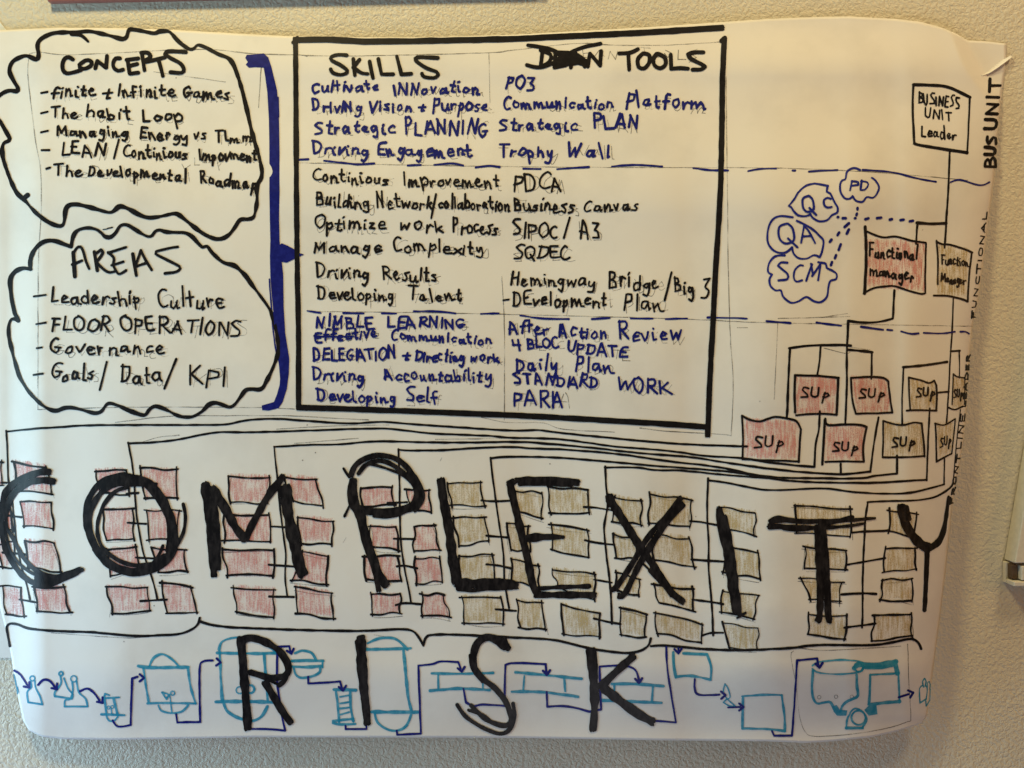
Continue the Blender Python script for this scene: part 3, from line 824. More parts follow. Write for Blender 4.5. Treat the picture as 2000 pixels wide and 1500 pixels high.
CROSS = ["-30 942 13 943", "-20 1003 42 1010", "5 1079 52 1083", "38 1171 73 1177", "249 1021 285 1023", "265 1089 308 1091", "274 1174 326 1171",
 "247 964 270 963", "528 1028 580 1031", "525 1103 580 1107", "526 1165 574 1166", "757 982 795 981", "769 1052 810 1053", "775 1106 790 1105 815 1110", "773 1182 790 1178 822 1180",
 "940 977 960 979 997 978", "950 1046 990 1050", "950 1102 975 1105 1000 1111", "968 1190 1008 1193",
 "1140 990 1165 992 1198 997", "1142 1055 1165 1060 1200 1064", "1160 1132 1195 1138", "1160 1208 1190 1215 1212 1219",
 "1348 1018 1370 1020 1402 1026", "1350 1093 1380 1095 1413 1097", "1352 1171 1390 1176 1412 1180", "1371 1241 1390 1236 1412 1236",
 "1663 1040 1690 1038 1725 1037 1737 1035", "1654 1103 1690 1097 1729 1090", "1644 1161 1680 1159 1711 1160", "1649 1226 1680 1222 1710 1218"]
for t in CROSS + ["1255 1100 1275 1120 1292 1136"]:
    k = Ink(5)
    k.s(t, 4.2, rough=0.2)
    k.build("rung_line", 'black', poster)

WORK = {'red': [
 [(-40,905),(3,903),(4,948),(-38,950)], [(-30,985),(17,985),(25,1034),(-25,1032)], [(-10,1062),(27,1058),(29,1108),(4,1107)], [(5,1145),(41,1148),(47,1203),(13,1200)],
 [(27,902),(90,913),(100,966),(32,960)], [(39,980),(100,981),(104,1033),(46,1028)], [(48,1056),(105,1061),(118,1117),(55,1110)], [(66,1146),(124,1146),(137,1196),(72,1194)],
 [(188,921),(246,918),(252,966),(195,964)], [(200,995),(258,993),(262,1052),(208,1056)], [(208,1074),(265,1068),(275,1115),(215,1125)], [(208,1146),(287,1147),(292,1193),(219,1198)],
 [(274,914),(345,916),(346,973),(284,973)], [(286,996),(350,998),(348,1054),(291,1055)], [(295,1069),(360,1074),(366,1117),(310,1118)], [(317,1139),(372,1147),(384,1196),(327,1198)],
 [(446,930),(525,933),(522,983),(450,981)], [(438,1003),(525,1006),(528,1058),(438,1056)], [(435,1073),(535,1075),(533,1125),(443,1124)], [(456,1148),(535,1152),(535,1206),(462,1195)],
 [(556,931),(616,936),(630,988),(573,978)], [(582,1011),(650,1018),(648,1063),(588,1061)], [(590,1077),(641,1087),(638,1142),(570,1134)], [(577,1146),(647,1158),(651,1208),(582,1199)],
 [(705,954),(767,952),(770,986),(709,990)], [(724,1028),(773,1029),(778,1076),(726,1068)], [(712,1087),(776,1086),(784,1134),(715,1131)], [(724,1161),(781,1160),(781,1199),(727,1200)],
 [(794,956),(838,957),(842,1001),(806,994)], [(809,1029),(848,1026),(859,1075),(809,1076)], [(811,1091),(859,1091),(864,1137),(813,1140)], [(824,1160),(866,1162),(878,1206),(825,1203)]],
 'olive': [
 [(874,945),(939,942),(947,988),(882,987)], [(886,1012),(946,1010),(954,1056),(896,1066)], [(897,1086),(961,1084),(966,1133),(900,1133)], [(902,1167),(978,1168),(982,1219),(906,1217)],
 [(1002,957),(1058,964),(1057,1012),(1014,1000)], [(990,1022),(1032,1027),(1036,1078),(998,1073)], [(998,1092),(1051,1105),(1054,1147),(999,1137)], [(1009,1172),(1058,1177),(1065,1230),(1017,1226)],
 [(1070,950),(1148,957),(1151,1001),(1076,1002)], [(1076,1025),(1146,1036),(1150,1089),(1078,1073)], [(1079,1113),(1160,1122),(1162,1172),(1088,1146)], [(1096,1180),(1172,1198),(1171,1244),(1101,1238)],
 [(1201,972),(1252,978),(1252,1026),(1196,1019)], [(1198,1043),(1242,1056),(1242,1092),(1204,1090)], [(1203,1118),(1248,1131),(1248,1162),(1206,1152)], [(1212,1187),(1262,1200),(1259,1244),(1214,1240)],
 [(1268,965),(1350,977),(1347,1028),(1268,1022)], [(1272,1044),(1346,1052),(1356,1107),(1278,1094)], [(1277,1141),(1352,1150),(1354,1194),(1287,1177)], [(1281,1198),(1371,1220),(1370,1255),(1285,1238)],
 [(1405,991),(1475,1002),(1473,1047),(1420,1034)], [(1420,1068),(1480,1080),(1485,1131),(1412,1117)], [(1412,1155),(1482,1163),(1471,1209),(1409,1196)], [(1411,1217),(1480,1226),(1479,1268),(1424,1264)],
 [(1553,988),(1660,994),(1660,1048),(1556,1042)], [(1572,1067),(1652,1075),(1651,1113),(1571,1110)], [(1564,1130),(1644,1137),(1640,1174),(1582,1171)], [(1579,1200),(1654,1202),(1649,1248),(1578,1239)],
 [(1737,997),(1790,1004),(1784,1050),(1735,1037)], [(1730,1072),(1787,1071),(1790,1111),(1727,1118)], [(1724,1134),(1780,1130),(1781,1173),(1719,1171)], [(1708,1202),(1780,1200),(1782,1242),(1703,1252)]]}
for col, quads in WORK.items():
    for qi, q in enumerate(quads):
        r = random.Random(int(q[0][0] + q[0][1] * 7))
        k = Ink(6)
        for i in range(4):
            a, b = q[i], q[(i + 1) % 4]
            l = math.hypot(b[0]-a[0], b[1]-a[1])
            e0, e1 = r.uniform(-1, 5) / l, r.uniform(-1, 5) / l
            A = (a[0] - (b[0]-a[0]) * e0, a[1] - (b[1]-a[1]) * e0)
            B = (b[0] + (b[0]-a[0]) * e1, b[1] + (b[1]-a[1]) * e1)
            nx, ny = -(b[1]-a[1]) / l, (b[0]-a[0]) / l
            bow, bow2 = r.uniform(-3, 3), r.uniform(-3, 3)
            w = r.uniform(2.6, 4.4)
            k.stroke([A, (A[0]*.67 + B[0]*.33 + nx*bow, A[1]*.67 + B[1]*.33 + ny*bow), (A[0]*.33 + B[0]*.67 + nx*bow2, A[1]*.33 + B[1]*.67 + ny*bow2), B], w, rough=0.2)
            if r.random() < 0.35:
                P.stroke([(A[0] + r.uniform(-6, 2), A[1] + r.uniform(2, 8)), ((A[0]+B[0])/2 + r.uniform(-4, 4), (A[1]+B[1])/2 + r.uniform(2, 8)), (B[0] + r.uniform(-2, 6), B[1] + r.uniform(0, 7))], 1.3)
        wb = k.build("worker_box", 'black', poster)
        wb['label'] = "small box shaded in %s crayon" % col
        crayon(wb, inset(q, 0.05), 'olive_tilt' if (col == 'olive' and qi >= 24) else col, seed=qi)
# ------------------------------------------------------------------ support clouds
CL = [("PD", "1680 332 1668 328 1655 335 1651 350 1645 352 1641 360 1642 375 1650 387 1660 388 1665 383 1672 392 1685 394 1693 385 1705 386 1713 378 1717 365 1710 352 1703 347", [('PD', 1660, 370, 1702, 373, 21)]),
 ("QC", "1592 358 1575 362 1560 375 1552 388 1541 402 1546 405 1550 412 1560 421 1575 422 1583 418 1587 425 1600 432 1615 430 1625 420 1635 415 1636 405 1630 395 1622 378 1615 374 1617 363 1602 360 1590 358", [('Q', 1567, 413, 1596, 415, 28), ('C', 1608, 402, 1628, 403, 22)]),
 ("QA", "1548 424 1525 422 1510 428 1501 445 1499 470 1507 485 1520 493 1535 493 1547 483 1550 495 1560 504 1575 505 1590 498 1601 502 1606 490 1608 470 1600 460 1590 450 1575 440 1556 431", [('Q', 1520, 475, 1560, 477, 35), ('A', 1564, 476, 1593, 477, 32)]),
 ("SCM", "1533 499 1515 500 1503 512 1500 530 1508 536 1503 545 1505 558 1515 567 1525 567 1530 580 1545 591 1560 588 1575 580 1590 588 1603 590 1615 580 1618 560 1622 548 1633 545 1634 535 1625 528 1615 523 1613 515 1598 512", [('SCM', 1520, 547, 1609, 549, 31)])]
for nm, txt, words in CL:
    k = Ink(6)
    k.s(txt, 4, rough=0.15)
    c = k.build("support_cloud", 'blue', poster, "small navy cloud reading %s" % nm)
    row("lettering", 'blue', c, words, 4, 20, ghost=False)
for piece in ("1636 424 1637 424 / 1646 426 1652 426 / 1690 428 1696 426 / 1713 426 1721 425 / 1738 429 1742 428 / 1759 430 1765 429 / 1777 432 1783 431 / 1675 406 1675 409 / 1674 417 1673 420 / 1670 426 1671 426 / 1658 436 1650 443 / 1658 448 1654 456 / 1639 454 1636 459 / 1624 468 1621 472 / 1642 477 1638 488 / 1633 498 1631 504 / 1625 512 1623 518").split('/'):
    k = Ink(6)
    k.s(piece, 5.5)
    k.build("dot", 'navy', poster)

# ------------------------------------------------------------------ lettering that runs up the right edge
def climbing(words, w):
    k = Ink(7)
    for t, x0, y0, x1, y1, cap in words:
        lettering(k, t, x0, y0, x1, y1, cap, w, up=(-1.0, -0.04), jit=0.02, slant=0.0)
    return k
bu = climbing([('US', 1944, 304, 1946, 264, 19), ('UNIT', 1946, 254, 1955, 152, 22)], 6.2)
bu.many("1924 325 1945 326 / 1924 325 1925 315 1929 311 1933 315 1934 325 / 1934 325 1935 313 1940 308 1944 313 1945 325", 5.5)
bu.build("edge_lettering", 'black', poster, "lettering BUS UNIT climbing the right edge")
climbing([('FUNCTIONAL', 1904, 622, 1929, 412, 7)], 2.7).build("edge_lettering", 'black', poster, "edge-on lettering FUNCTIONAL climbing the right edge")
climbing([('FRONT', 1861, 985, 1876, 885, 6), ('LINE', 1877, 878, 1886, 806, 9), ('LEADER', 1886, 796, 1895, 690, 6)], 2.7).build("edge_lettering", 'black', poster, "edge-on lettering climbing the lower right edge")

# ------------------------------------------------------------------ the big letters
BIG = [
 ('C', "98 922 80 922 55 930 30 942 12 960 5 985 3 1015 4 1045 10 1070 22 1095 40 1120 60 1136 85 1143 110 1138 135 1125 160 1113@14 9 / 106 941 85 938 60 942 35 955 20 975 10 1005@13 / 12 1000 14 1030 25 1050 40 1080 55 1100 80 1120 110 1127 140 1118 155 1113@6 12 / 8 1020 18 1070 35 1098 60 1118 90 1130@6 / 70 1130 110 1134 150 1117@13"),
 ('O', "245 930 275 935 300 950 325 985 338 1020 343 1060 330 1090 305 1110 270 1120 235 1115 205 1095 180 1060 168 1020 170 985 185 955 210 935 245 928@12 / 305 948 265 945 230 945 200 960 180 990 174 1020 180 1050 195 1078 220 1102 255 1114 290 1107 322 1085@11 / 250 952 225 960 203 985 191 1020 192 1050 205 1075 235 1096 265 1104 300 1100 325 1085 345 1060@8 / 358 985 362 1010 358 1040 345 1066@7 / 318 1066 310 1085 300 1096@6 / 288 948 318 985 333 1030 330 1078@14 / 195 950 240 934 288 946@10 / 185 1070 215 1105 262 1118@14"),
 ('M', "401 945 408 1000 414 1070 418 1125@20 15 / 411 952 420 1000 425 1060 425 1112@13 / 415 955 435 985 460 1030 479 1053@18 / 479 1053 495 1020 520 975 540 948@14 / 528 962 540 947 553 929@19 12 / 557 952 562 1000 575 1060 585 1105 592 1122@22"),
 ('P', "690 937 688 960 692 985 705 1010@19 / 705 1005 712 1040 728 1090 745 1130 755 1144@17 / 699 1005 712 1060 730 1110 740 1154@10 / 685 930 695 908 720 893 750 890 780 900 805 925 822 955 824 975 812 990 780 1000 745 1003 712 1000@11 / 700 925 715 908 740 900 765 907 795 930 812 960 803 985 770 995 730 997 700 990@9 / 718 905 745 912 780 925 805 945 815 970 800 995 760 1010 730 1008@5.5 / 671 915 682 932@5 / 673 1008 685 983@5 / 795 925 815 955 820 980 808 996@12"),
 ('L', "861 937 866 975 876 1030 884 1090 891 1136@17 20 / 891 1139 930 1140 970 1138 1010 1144@18 / 895 1150 920 1153 950 1150 1000 1148@9"),
 ('E', "997 947 1005 985 1018 1040 1030 1090 1040 1140 1048 1158@15 / 992 945 1004 940@13 / 1008 938 1040 937 1090 938 1130 943@13 / 1015 946 1060 945 1116 948@8 / 1030 1051 1060 1049 1100 1049@18 9 / 1048 1150 1090 1147 1150 1145@9 / 1045 1162 1090 1162 1163 1162@13"),
 ('X', "1190 975 1210 1005 1245 1060 1280 1110 1310 1155 1335 1176@18 13 / 1190 968 1194 986@17 / 1330 972 1300 1010 1265 1050 1235 1100 1205 1145 1193 1152@11 / 1335 984 1310 1010 1275 1060 1245 1110 1220 1160 1208 1164@12 / 1270 1112 1298 1142 1314 1162@13"),
 ('I', "1405 994 1408 1030 1420 1080 1428 1140 1437 1195@15 / 1414 1010 1425 1060 1435 1130 1443 1200@13 / 1440 1207 1456 1197@5"),
 ('T', "1504 1020 1520 1014 1560 1018 1610 1018 1660 1016 1709 1012@13 6 / 1502 1028 1540 1029 1600 1031 1650 1028 1690 1022@12 5 / 1530 1032 1570 1034 1620 1022 1665 1010@8 / 1599 1036 1600 1090 1602 1140 1601 1200 1597 1213@17 13 / 1607 1036 1612 1090 1616 1150 1618 1205 1622 1212@14"),
 ('Y', "1761 988 1764 1010 1775 1035 1795 1060 1815 1071@18 / 1767 990 1772 1015@16 / 1853 970 1848 1010 1842 1040 1832 1060 1815 1071@5 14 / 1811 1072 1810 1110 1808 1160 1806 1192@11 8"),
 ('R', "470 1246 474 1290 478 1340 482 1390 484 1424@17 / 469 1252 490 1246 520 1255 545 1271 560 1290 564 1308 555 1320 530 1324 505 1318 488 1313@15 12 / 540 1268 560 1300 558 1325 545 1339@9 / 505 1320 530 1331 545 1338@5 / 517 1332 535 1362 553 1392 568 1412@15"),
 ('I', "704 1252 707 1300 711 1350 716 1395 717 1414@23 14 / 701 1246 709 1244@9"),
 ('S', "993 1261 985 1263 970 1250 950 1245 933 1256 925 1280 927 1305 942 1325 967 1345 987 1370 997 1395 998 1408 988 1417 968 1414 945 1402 920 1378@17 8 / 918 1280 922 1305 942 1332@6 / 893 1377 910 1400 940 1420 975 1433 995 1425 1005 1400 1002 1375@8 / 915 1387 940 1396 962 1412@7 / 985 1246 992 1268@9"),
 ('K', "1154 1269 1158 1310 1161 1360 1160 1400 1158 1426@22 14 / 1172 1343 1195 1320 1220 1297 1238 1281@15 / 1180 1345 1212 1370 1245 1394 1275 1410@18"),
]
for n_, (ch, txt) in enumerate(BIG):
    k = Ink(10)
    k.many(txt, 12, rough=0.13)
    k.build("large_letter", 'fat', poster, "huge black marker letter %s" % ch)

# ------------------------------------------------------------------ braces under the chart
k = Ink(6)
k.many("19 1262 15 1240 13 1224 20 1218 35 1220 60 1228 120 1233 180 1235 260 1242 310 1241 350 1238 375 1229 387 1218 390 1207@5 / 391 1214 410 1220 450 1225 520 1228 640 1232 720 1232 780 1229 805 1232 818 1245 827 1261@5 / 827 1261 832 1245 845 1240 900 1240 1000 1245 1080 1250 1150 1266 1210 1275 1245 1273 1265 1262 1271 1247@5 / 1271 1262 1300 1261 1380 1268 1450 1270 1540 1266 1600 1260 1700 1260 1740 1255 1770 1249 1785 1249 1795 1257 1799 1267@5", 5, rough=0.15)
k.build("brace", 'black', poster)

# ------------------------------------------------------------------ teal vessels of the process line
def vessel(name, txt, circles=(), blobs=(), label=None):
    k = Ink(5)
    k.many(txt, 5, rough=0.2)
    for c in circles:
        k.circle(*c)
    for b in blobs:
        k.poly(b)
    return k.build(name, 'teal', poster, label)
vessel("flask", "60 1332 61 1342 53 1352 55 1372@3.5 / 55 1372 83 1376@3.5 / 83 1376 77 1358 69 1342 68 1330@3.5", [(63, 1325, 5, 3)])
vessel("flask", "27 1318 31 1335 34 1355@2.5 / 34 1342 36 1352@2")
vessel("flask", "118 1322 119 1335 107 1352 107 1360@4 / 107 1360 140 1365@4 / 140 1365 142 1356 133 1345 125 1325@4", [(119, 1316, 4, 4)])
vessel("flask", "141 1333 142 1350 137 1365 127 1368 126 1380@4 / 126 1380 171 1380@4 / 171 1380 167 1365 154 1352 149 1330@4", [(144, 1326, 6, 3)])
vessel("stirred_tank", "203 1362 205 1355 213 1358@4 / 202 1364 233 1362@4 / 204 1365 208 1395@5 / 222 1366 230 1397@5 / 198 1395 243 1397@4.5 / 208 1399 212 1407 222 1408 230 1400@4 / 217 1385 219 1397@2.5", [(212, 1382, 3, 2), (219, 1381, 3, 2)])
vessel("stirred_tank", "292 1301 300 1285 317 1278 335 1287 350 1302@4.5 / 270 1301 300 1304 368 1303@6 / 280 1305 285 1340 291 1374@5 / 367 1304 372 1340 382 1374@5 / 288 1374 330 1373 382 1374@4.5 / 309 1378 315 1388 335 1393 355 1390 367 1378@4 / 331 1356 336 1392@2.5 / 316 1352 325 1366 331 1357 318 1352@3", [(337, 1354, 4, 3), (324, 1358, 4, 2)])
vessel("stirred_tank", "428 1268 434 1253 455 1246 480 1246 515 1258 532 1268 540 1277@5 / 424 1275 470 1276 540 1276@6 / 429 1272 431 1320 434 1370@6 / 516 1278 519 1320 523 1370@6 / 421 1371 470 1370 540 1372@7 / 437 1375 445 1390 465 1402 490 1408 510 1400 522 1380@6", [(468, 1348, 7, 3), (489, 1346, 8, 5)])
vessel("domed_vessel", "576 1276 590 1271 608 1275 618 1290@5 / 570 1291 600 1290 631 1291@6 / 570 1302 600 1303 628 1301@6 / 630 1292 630 1304@4 / 574 1305 578 1318 590 1324 612 1320 625 1312 625 1305@5")
vessel("packed_column", "652 1347 670 1347 695 1348@7 / 656 1350 660 1380 662 1410@5 / 684 1352 685 1380 690 1408@6 / 664 1361 682 1358@4 / 664 1374 684 1371@4 / 664 1384 682 1382@4 / 664 1396 682 1391@4 / 650 1408 690 1404@5 / 650 1412 665 1415 694 1414@5")
vessel("tall_tank", "718 1256 740 1247 765 1246 780 1253 795 1268@5 / 715 1268 750 1268 802 1266@6 / 788 1270 793 1320 797 1360 803 1386@6 / 725 1390 760 1391 817 1391@7 / 732 1394 738 1412 755 1424 775 1427 793 1418 803 1396@5")
vessel("filter_plate", "843 1315 900 1316 963 1314@5 / 856 1318 856 1345@4 / 943 1318 943 1345@4 / 840 1349 900 1345 956 1348@6")
vessel("filter_plate", "1007 1313 1060 1318 1136 1326@6 / 1024 1320 1022 1347@4 / 1102 1324 1104 1350@5 / 1000 1351 1060 1352 1129 1361@6")
vessel("filter_plate", "1195 1336 1240 1336 1296 1340@6 / 1275 1342 1273 1370@5 / 1175 1368 1230 1370 1292 1373@6 / 1200 1338 1199 1366@4")
vessel("open_tank", "1315 1274 1316 1300 1320 1323@5 / 1335 1276 1381 1278@6 / 1381 1278 1389 1303 1388 1328@5 / 1320 1322 1350 1320 1388 1328@5")
vessel("impeller", "1416 1336 1413 1352 1420 1365 1426 1362 1422 1345 1416 1336@2.8 / 1413 1372 1420 1365 1436 1379 1425 1379 1413 1372@3")
vessel("open_tank", "1449 1360 1500 1357 1527 1358@4.5 / 1451 1362 1450 1420@5 / 1450 1423 1500 1424 1533 1428@4.5 / 1527 1358 1532 1395 1533 1428@5")
vessel("circulation_tank", "1588 1310 1586 1340 1588 1362 1596 1374 1610 1372 1622 1372 1630 1386@5.5 / 1587 1300 1600 1293 1640 1289 1680 1292 1687 1300 1680 1312 1640 1317 1600 1314 1587 1306@3.5 / 1673 1318 1674 1340 1676 1355 1673 1362 1655 1370 1645 1380 1642 1390@5 / 1668 1305 1680 1298 1710 1299 1750 1292@10 / 1690 1304 1720 1304 1745 1300@6 / 1748 1295 1753 1315@9 / 1700 1318 1755 1315@4 / 1700 1318 1699 1350 1697 1376@5 / 1755 1315 1757 1372@4 / 1697 1376 1725 1373 1757 1370@6 / 1660 1394 1655 1405 1653 1422@4 / 1653 1422 1685 1422@5 / 1660 1392 1670 1384 1685 1390 1693 1405 1685 1420@4",
       [(1677, 1303, 9, 4), (1677, 1402, 14, 4)], [[(1626,1380),(1634,1377),(1640,1386),(1655,1388),(1653,1398),(1635,1398),(1628,1390)], [(1688,1387),(1697,1378),(1712,1376),(1714,1395),(1697,1398)]])
vessel("bottle", "1804 1342 1802 1331 1806 1325 1809 1331 1807 1340@2.8 / 1802 1339 1796 1345 1797 1373@2.8 / 1797 1373 1809 1365@3.2 / 1809 1365 1811 1346 1808 1338@2.4")
vessel("bottle", "1811 1346 1812 1333 1815 1331 1817 1337 1816 1346@2.4 / 1808 1369 1809 1379 1816 1368@2.4 / 1816 1368 1817 1346@2")

ARROWS = [
 ("28 1310 40 1318 53 1338", (57, 1343), 0.9), ("74 1338 85 1328 97 1330 108 1343", (111, 1346), 0.9), ("156 1350 170 1345 183 1353 194 1368", (200, 1373), 0.9),
 ("220 1407 228 1418 240 1419 255 1416 / 255 1416 256 1380 258 1325 / 258 1325 268 1322", (281, 1324), 0.0),
 ("344 1395 346 1411 / 346 1411 391 1410 / 391 1410 390 1370 390 1305 397 1292 415 1290", (431, 1294), 0.1),
 ("485 1424 520 1424 557 1427 / 557 1427 550 1396 545 1362 541 1332 541 1300 542 1263 / 542 1263 565 1262 / 565 1262 567 1272", (569, 1277), 1.3),
 ("602 1322 602 1335 / 602 1335 640 1333 664 1331 / 664 1331 668 1344", (670, 1349), 1.4),
 ("675 1417 675 1424 / 675 1424 716 1424 / 716 1424 712 1395 703 1340", None, 0),
 ("775 1427 776 1435 / 776 1435 822 1433 / 822 1433 820 1380 817 1300 / 817 1300 845 1297 860 1292 895 1293 / 895 1293 900 1306", (902, 1312), 1.4),
 ("905 1345 910 1372 / 910 1372 925 1379 945 1376 986 1379 / 986 1379 986 1340 987 1299 / 987 1299 1005 1295 1066 1297 / 1066 1297 1067 1312", (1068, 1318), 1.5),
 ("1068 1352 1069 1380 / 1069 1380 1110 1380 1151 1390 / 1151 1390 1174 1386 / 1174 1386 1172 1340 1171 1302 / 1171 1302 1215 1300 1240 1308 1248 1328", (1248, 1334), 1.5),
 ("1282 1408 1320 1411 / 1320 1411 1310 1350 1303 1300 1301 1264", None, 0), ("1325 1266 1325 1270", (1325, 1276), 1.5),
 ("1357 1327 1357 1345 1365 1357 1405 1357", (1417, 1358), 0.0), ("1422 1382 1445 1381", (1452, 1381), 0.0),
 ("1508 1428 1512 1437 / 1512 1437 1547 1437 / 1547 1437 1552 1370 1557 1290 / 1557 1290 1596 1286 / 1596 1286 1598 1298", (1601, 1304), 1.45),
 ("1755 1362 1775 1356", (1784, 1353), -0.3)]
for txt, tip, ang in ARROWS:
    k = Ink(6)
    k.many(txt, 4.3, rough=0.15)
    if tip:
        for s_ in (-2.45, 2.45):
            k.stroke([tip, (tip[0] + 11 * math.cos(ang + s_), tip[1] + 11 * math.sin(ang + s_))], 4.6)
    k.build("flow_arrow", 'navy', poster)

# ------------------------------------------------------------------ pencil under-drawing
P.many("57 105 80 102 130 107 250 102 345 97 420 97 500 105 580 107 600 110 / 58 105 54 140 60 200 70 280 79 330 80 420 75 500 74 640 74 800 / 74 800 170 797 300 795 500 796 575 799 / 590 108 700 109 950 103 1000 98 1125 85 1200 88 1300 88 1405 82 / 955 103 957 200 / 1418 150 1421 400 1422 500 1426 650 1432 750 1428 851 / 1428 851 1405 848 1300 842 1250 836 / 510 130 505 210 / 585 318 900 324 1200 327 1500 328 1700 336 1890 352 / 600 608 900 612 1300 622 1490 630 1700 634 1900 637 / 1520 622 1600 620 1660 618 / 1519 632 1516 700 1512 780 / 980 540 985 640 985 820 / 940 815 990 825 1060 826 1100 838 1200 844 / 225 825 330 813 420 812 560 812 640 816 720 820 / 540 838 650 832 760 830 / 575 866 700 856 / 850 858 1000 856 / 270 866 310 854 350 850 / 100 1236 180 1242 260 1246 310 1240 / 1605 620 1655 612", 1.6, rough=0.3)
P.many("1550 1272 1545 1282 1555 1340 1562 1400 1572 1428 1590 1438 1650 1435 1720 1425 1772 1410 1779 1400 1775 1330 1773 1258 / 1610 680 1650 690 1660 688 / 440 160 300 140 / 1700 683 1660 678 / 1560 1266 1620 1270 1760 1262 / 1440 640 1460 640", 1.5)
P.many("1138 98 1140 112 1150 112 / 1140 104 1148 103 / 1160 112 1170 98 1180 110 / 1188 115 1192 100 1202 116 1206 100 / 1245 92 1270 94 / 1258 94 1260 108 / 1280 102 1276 112 1286 112 1284 102 / 1300 98 1312 104 1304 112 1298 104 / 1325 98 1324 116 1340 116 / 1362 96 1346 102 1360 112 1346 122", 1.6)
P.many("355 320 360 330 372 322 / 380 308 380 322 390 322 / 398 318 404 318 400 312 396 318 / 410 318 416 318 412 312 408 318 / 424 314 428 332 / 424 318 434 314 428 324", 1.5)
for (x, y) in ((1600, 1362), (1633, 1361), (1664, 1361)):
    P.circle(x, y, 3.5, 1.2)
for (x, y) in ((616, 884), (591, 899), (1074, 906), (1359, 1009), (242, 1253), (301, 1183), (1484, 784), (1802, 449), (344, 152), (600, 830)):
    P.disc(x, y, 1.4)
P.many("670 1060 676 1050@1.2 / 860 900 863 894@1.2 / 540 945 548 955@1.2 / 730 1240 750 1243@1.2", 1.2)
P.build("pencil_drawing", 'pencil', poster, "faint grey pencil under-drawing")

# ------------------------------------------------------------------ the pinned corner's fold
def flap():
    """a narrow standing ridge where the pinned corner has been creased"""
    path = [(1918,148),(1932,143),(1946,134),(1960,124),(1977,111)]
    rise = [0.0002, 0.0014, 0.0024, 0.0030, 0.0018]
    wide = [2, 4, 6, 7, 4]
    vs, fs = [], []
    n = 16
    for i in range(n + 1):
        t = i / n * 4
        a = min(3, int(t)); f = t - a
        x = path[a][0] + (path[a+1][0] - path[a][0]) * f
        y = path[a][1] + (path[a+1][1] - path[a][1]) * f
        hh = rise[a] + (rise[a+1] - rise[a]) * f
        w = wide[a] + (wide[a+1] - wide[a]) * f
        base = max(height(min(x, 1960), y), 0.0008) + 0.0002
        for s in range(7):
            q = s / 6
            vs.append(at(x - 0.55 * w * (1 - q), y - 0.85 * w * (1 - q), base + hh * q * q))
    for i in range(n):
        for s in range(6):
            a = i * 7 + s
            fs.append((a, a + 1, a + 8, a + 7))
    o = link("folded_corner", vs, fs, 'paper', poster, smooth=True)
    m = o.modifiers.new("sheet", 'SOLIDIFY'); m.thickness = 0.0002
    o['label'] = "creased fold at the poster's top right corner"
flap()

# ------------------------------------------------------------------ other things on the wall
def slab(name, poly, h0, h1, mat, parent=None, loc=(0, 0, 0)):
    """flat prism on the wall: outline in tracing units on the wall plane, from h0 to h1 metres off it"""
    def w(u, v, h): return ((u - 1000) * K, -h, Z0 + (750 - v) * K)
    n = len(poly)
    vs = [w(a, b, h0) for a, b in poly] + [w(a, b, h1) for a, b in poly]
    fs = [tuple(range(n)), tuple(range(2 * n - 1, n - 1, -1))]
    for i in range(n):
        j = (i + 1) % n
        fs.append((i, i + n, j + n, j))
    if parent is not None:
        me = bpy.data.meshes.new(name)
        b = parent.location
        me.from_pydata([tuple(Vector(v) - b) for v in vs], [], fs)
        me.materials.append(M[mat])
        o = bpy.data.objects.new(name, me)
        scene.collection.objects.link(o)
        o.parent = parent
    else:
        o = link(name, vs, fs, mat, loc=loc)
    bv = o.modifiers.new("edge", 'BEVEL'); bv.width = min(0.0008, (h1 - h0) * 0.3); bv.segments = 2
    return o

def wpt(u, v):
    return ((u - 1000) * K, 0.0, Z0 + (750 - v) * K)

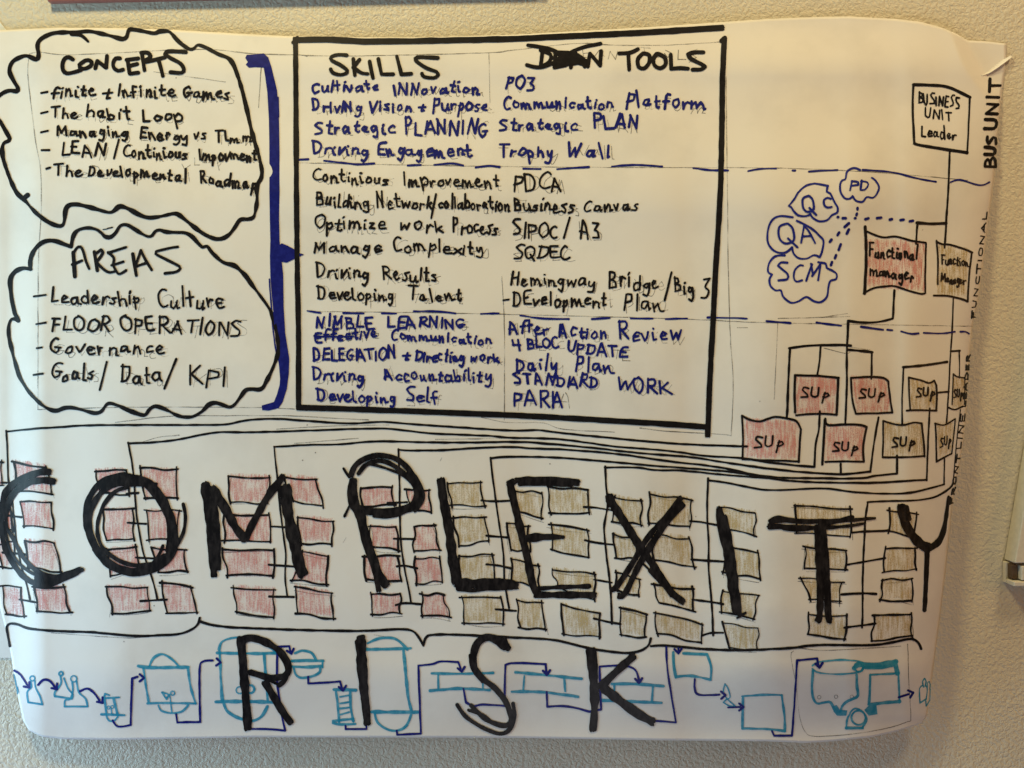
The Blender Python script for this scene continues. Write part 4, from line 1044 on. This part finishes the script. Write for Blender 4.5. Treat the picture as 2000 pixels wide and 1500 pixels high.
# picture frame whose lower edge shows at the top
fr = bpy.data.objects.new("picture_frame", None)
scene.collection.objects.link(fr)
fr.location = wpt(560, 0)
tag(fr, "red-brown wooden picture frame, only its lower rail showing above the poster", "picture frame")
slab("lower_rail", [(98,-30),(1100,-46),(1100,-24),(98,-3)] if False else [(96,-36),(1060,-54),(1060,-10.5),(100,9)], 0.0004, 0.0060, 'frame', fr)
slab("side_rail", [(60,-700),(96,-700),(96,-36),(94,-8)] if False else [(62,-700),(98,-700),(100,-37),(96,-20)], 0.0004, 0.0063, 'frame', fr)
slab("side_rail", [(1030,-700),(1062,-700),(1060,-53),(1028,-53)], 0.0004, 0.0063, 'frame', fr)
slab("picture_sheet", [(99,-690),(1029,-690),(1029,-53),(99,-38)], 0.0003, 0.003, 'paper2', fr)

# sheet of paper that hangs beside the poster on the left
sh = slab("paper_sheet", [(-420,300),(70,300),(70,1284),(-420,1286)], 0.0003, 0.0012, 'paper2', loc=wpt(-170, 1285))
tag(sh, "plain white sheet tucked behind the poster's lower left edge", "paper sheet")

tp = slab("tape_strip", [(-60,20),(-38,-6),(12,58),(30,84),(-10,96)], 0.0002, 0.0006, 'tape', loc=wpt(0, 60))
tag(tp, "pale strip of tape at the poster's upper left corner", "tape")

# cream casing on the right
cs = bpy.data.objects.new("plastic_casing", None)
scene.collection.objects.link(cs)
cs.location = wpt(2000, 1146)
tag(cs, "cream plastic casing with a dark slotted end at the right edge of the wall", "casing")
slab("casing_cover", [(2055,545),(2180,545),(2180,1092),(1960,1092)], 0.0005, 0.016, 'plastic', cs)
slab("end_cap", [(1957,1095),(2180,1095),(2180,1136),(1957,1136)], 0.0004, 0.005, 'plastic', cs)
slab("end_cap_lip", [(1957,1127),(2180,1127),(2180,1136),(1957,1136)], 0.0052, 0.017, 'plastic', cs)
slab("slot", [(1960,1097),(1971,1097),(1971,1125),(1960,1125)], 0.0052, 0.012, 'dark', cs)
slab("end_block", [(1973,1098),(2180,1098),(2180,1125),(1973,1125)], 0.0052, 0.0160, 'plastic', cs)
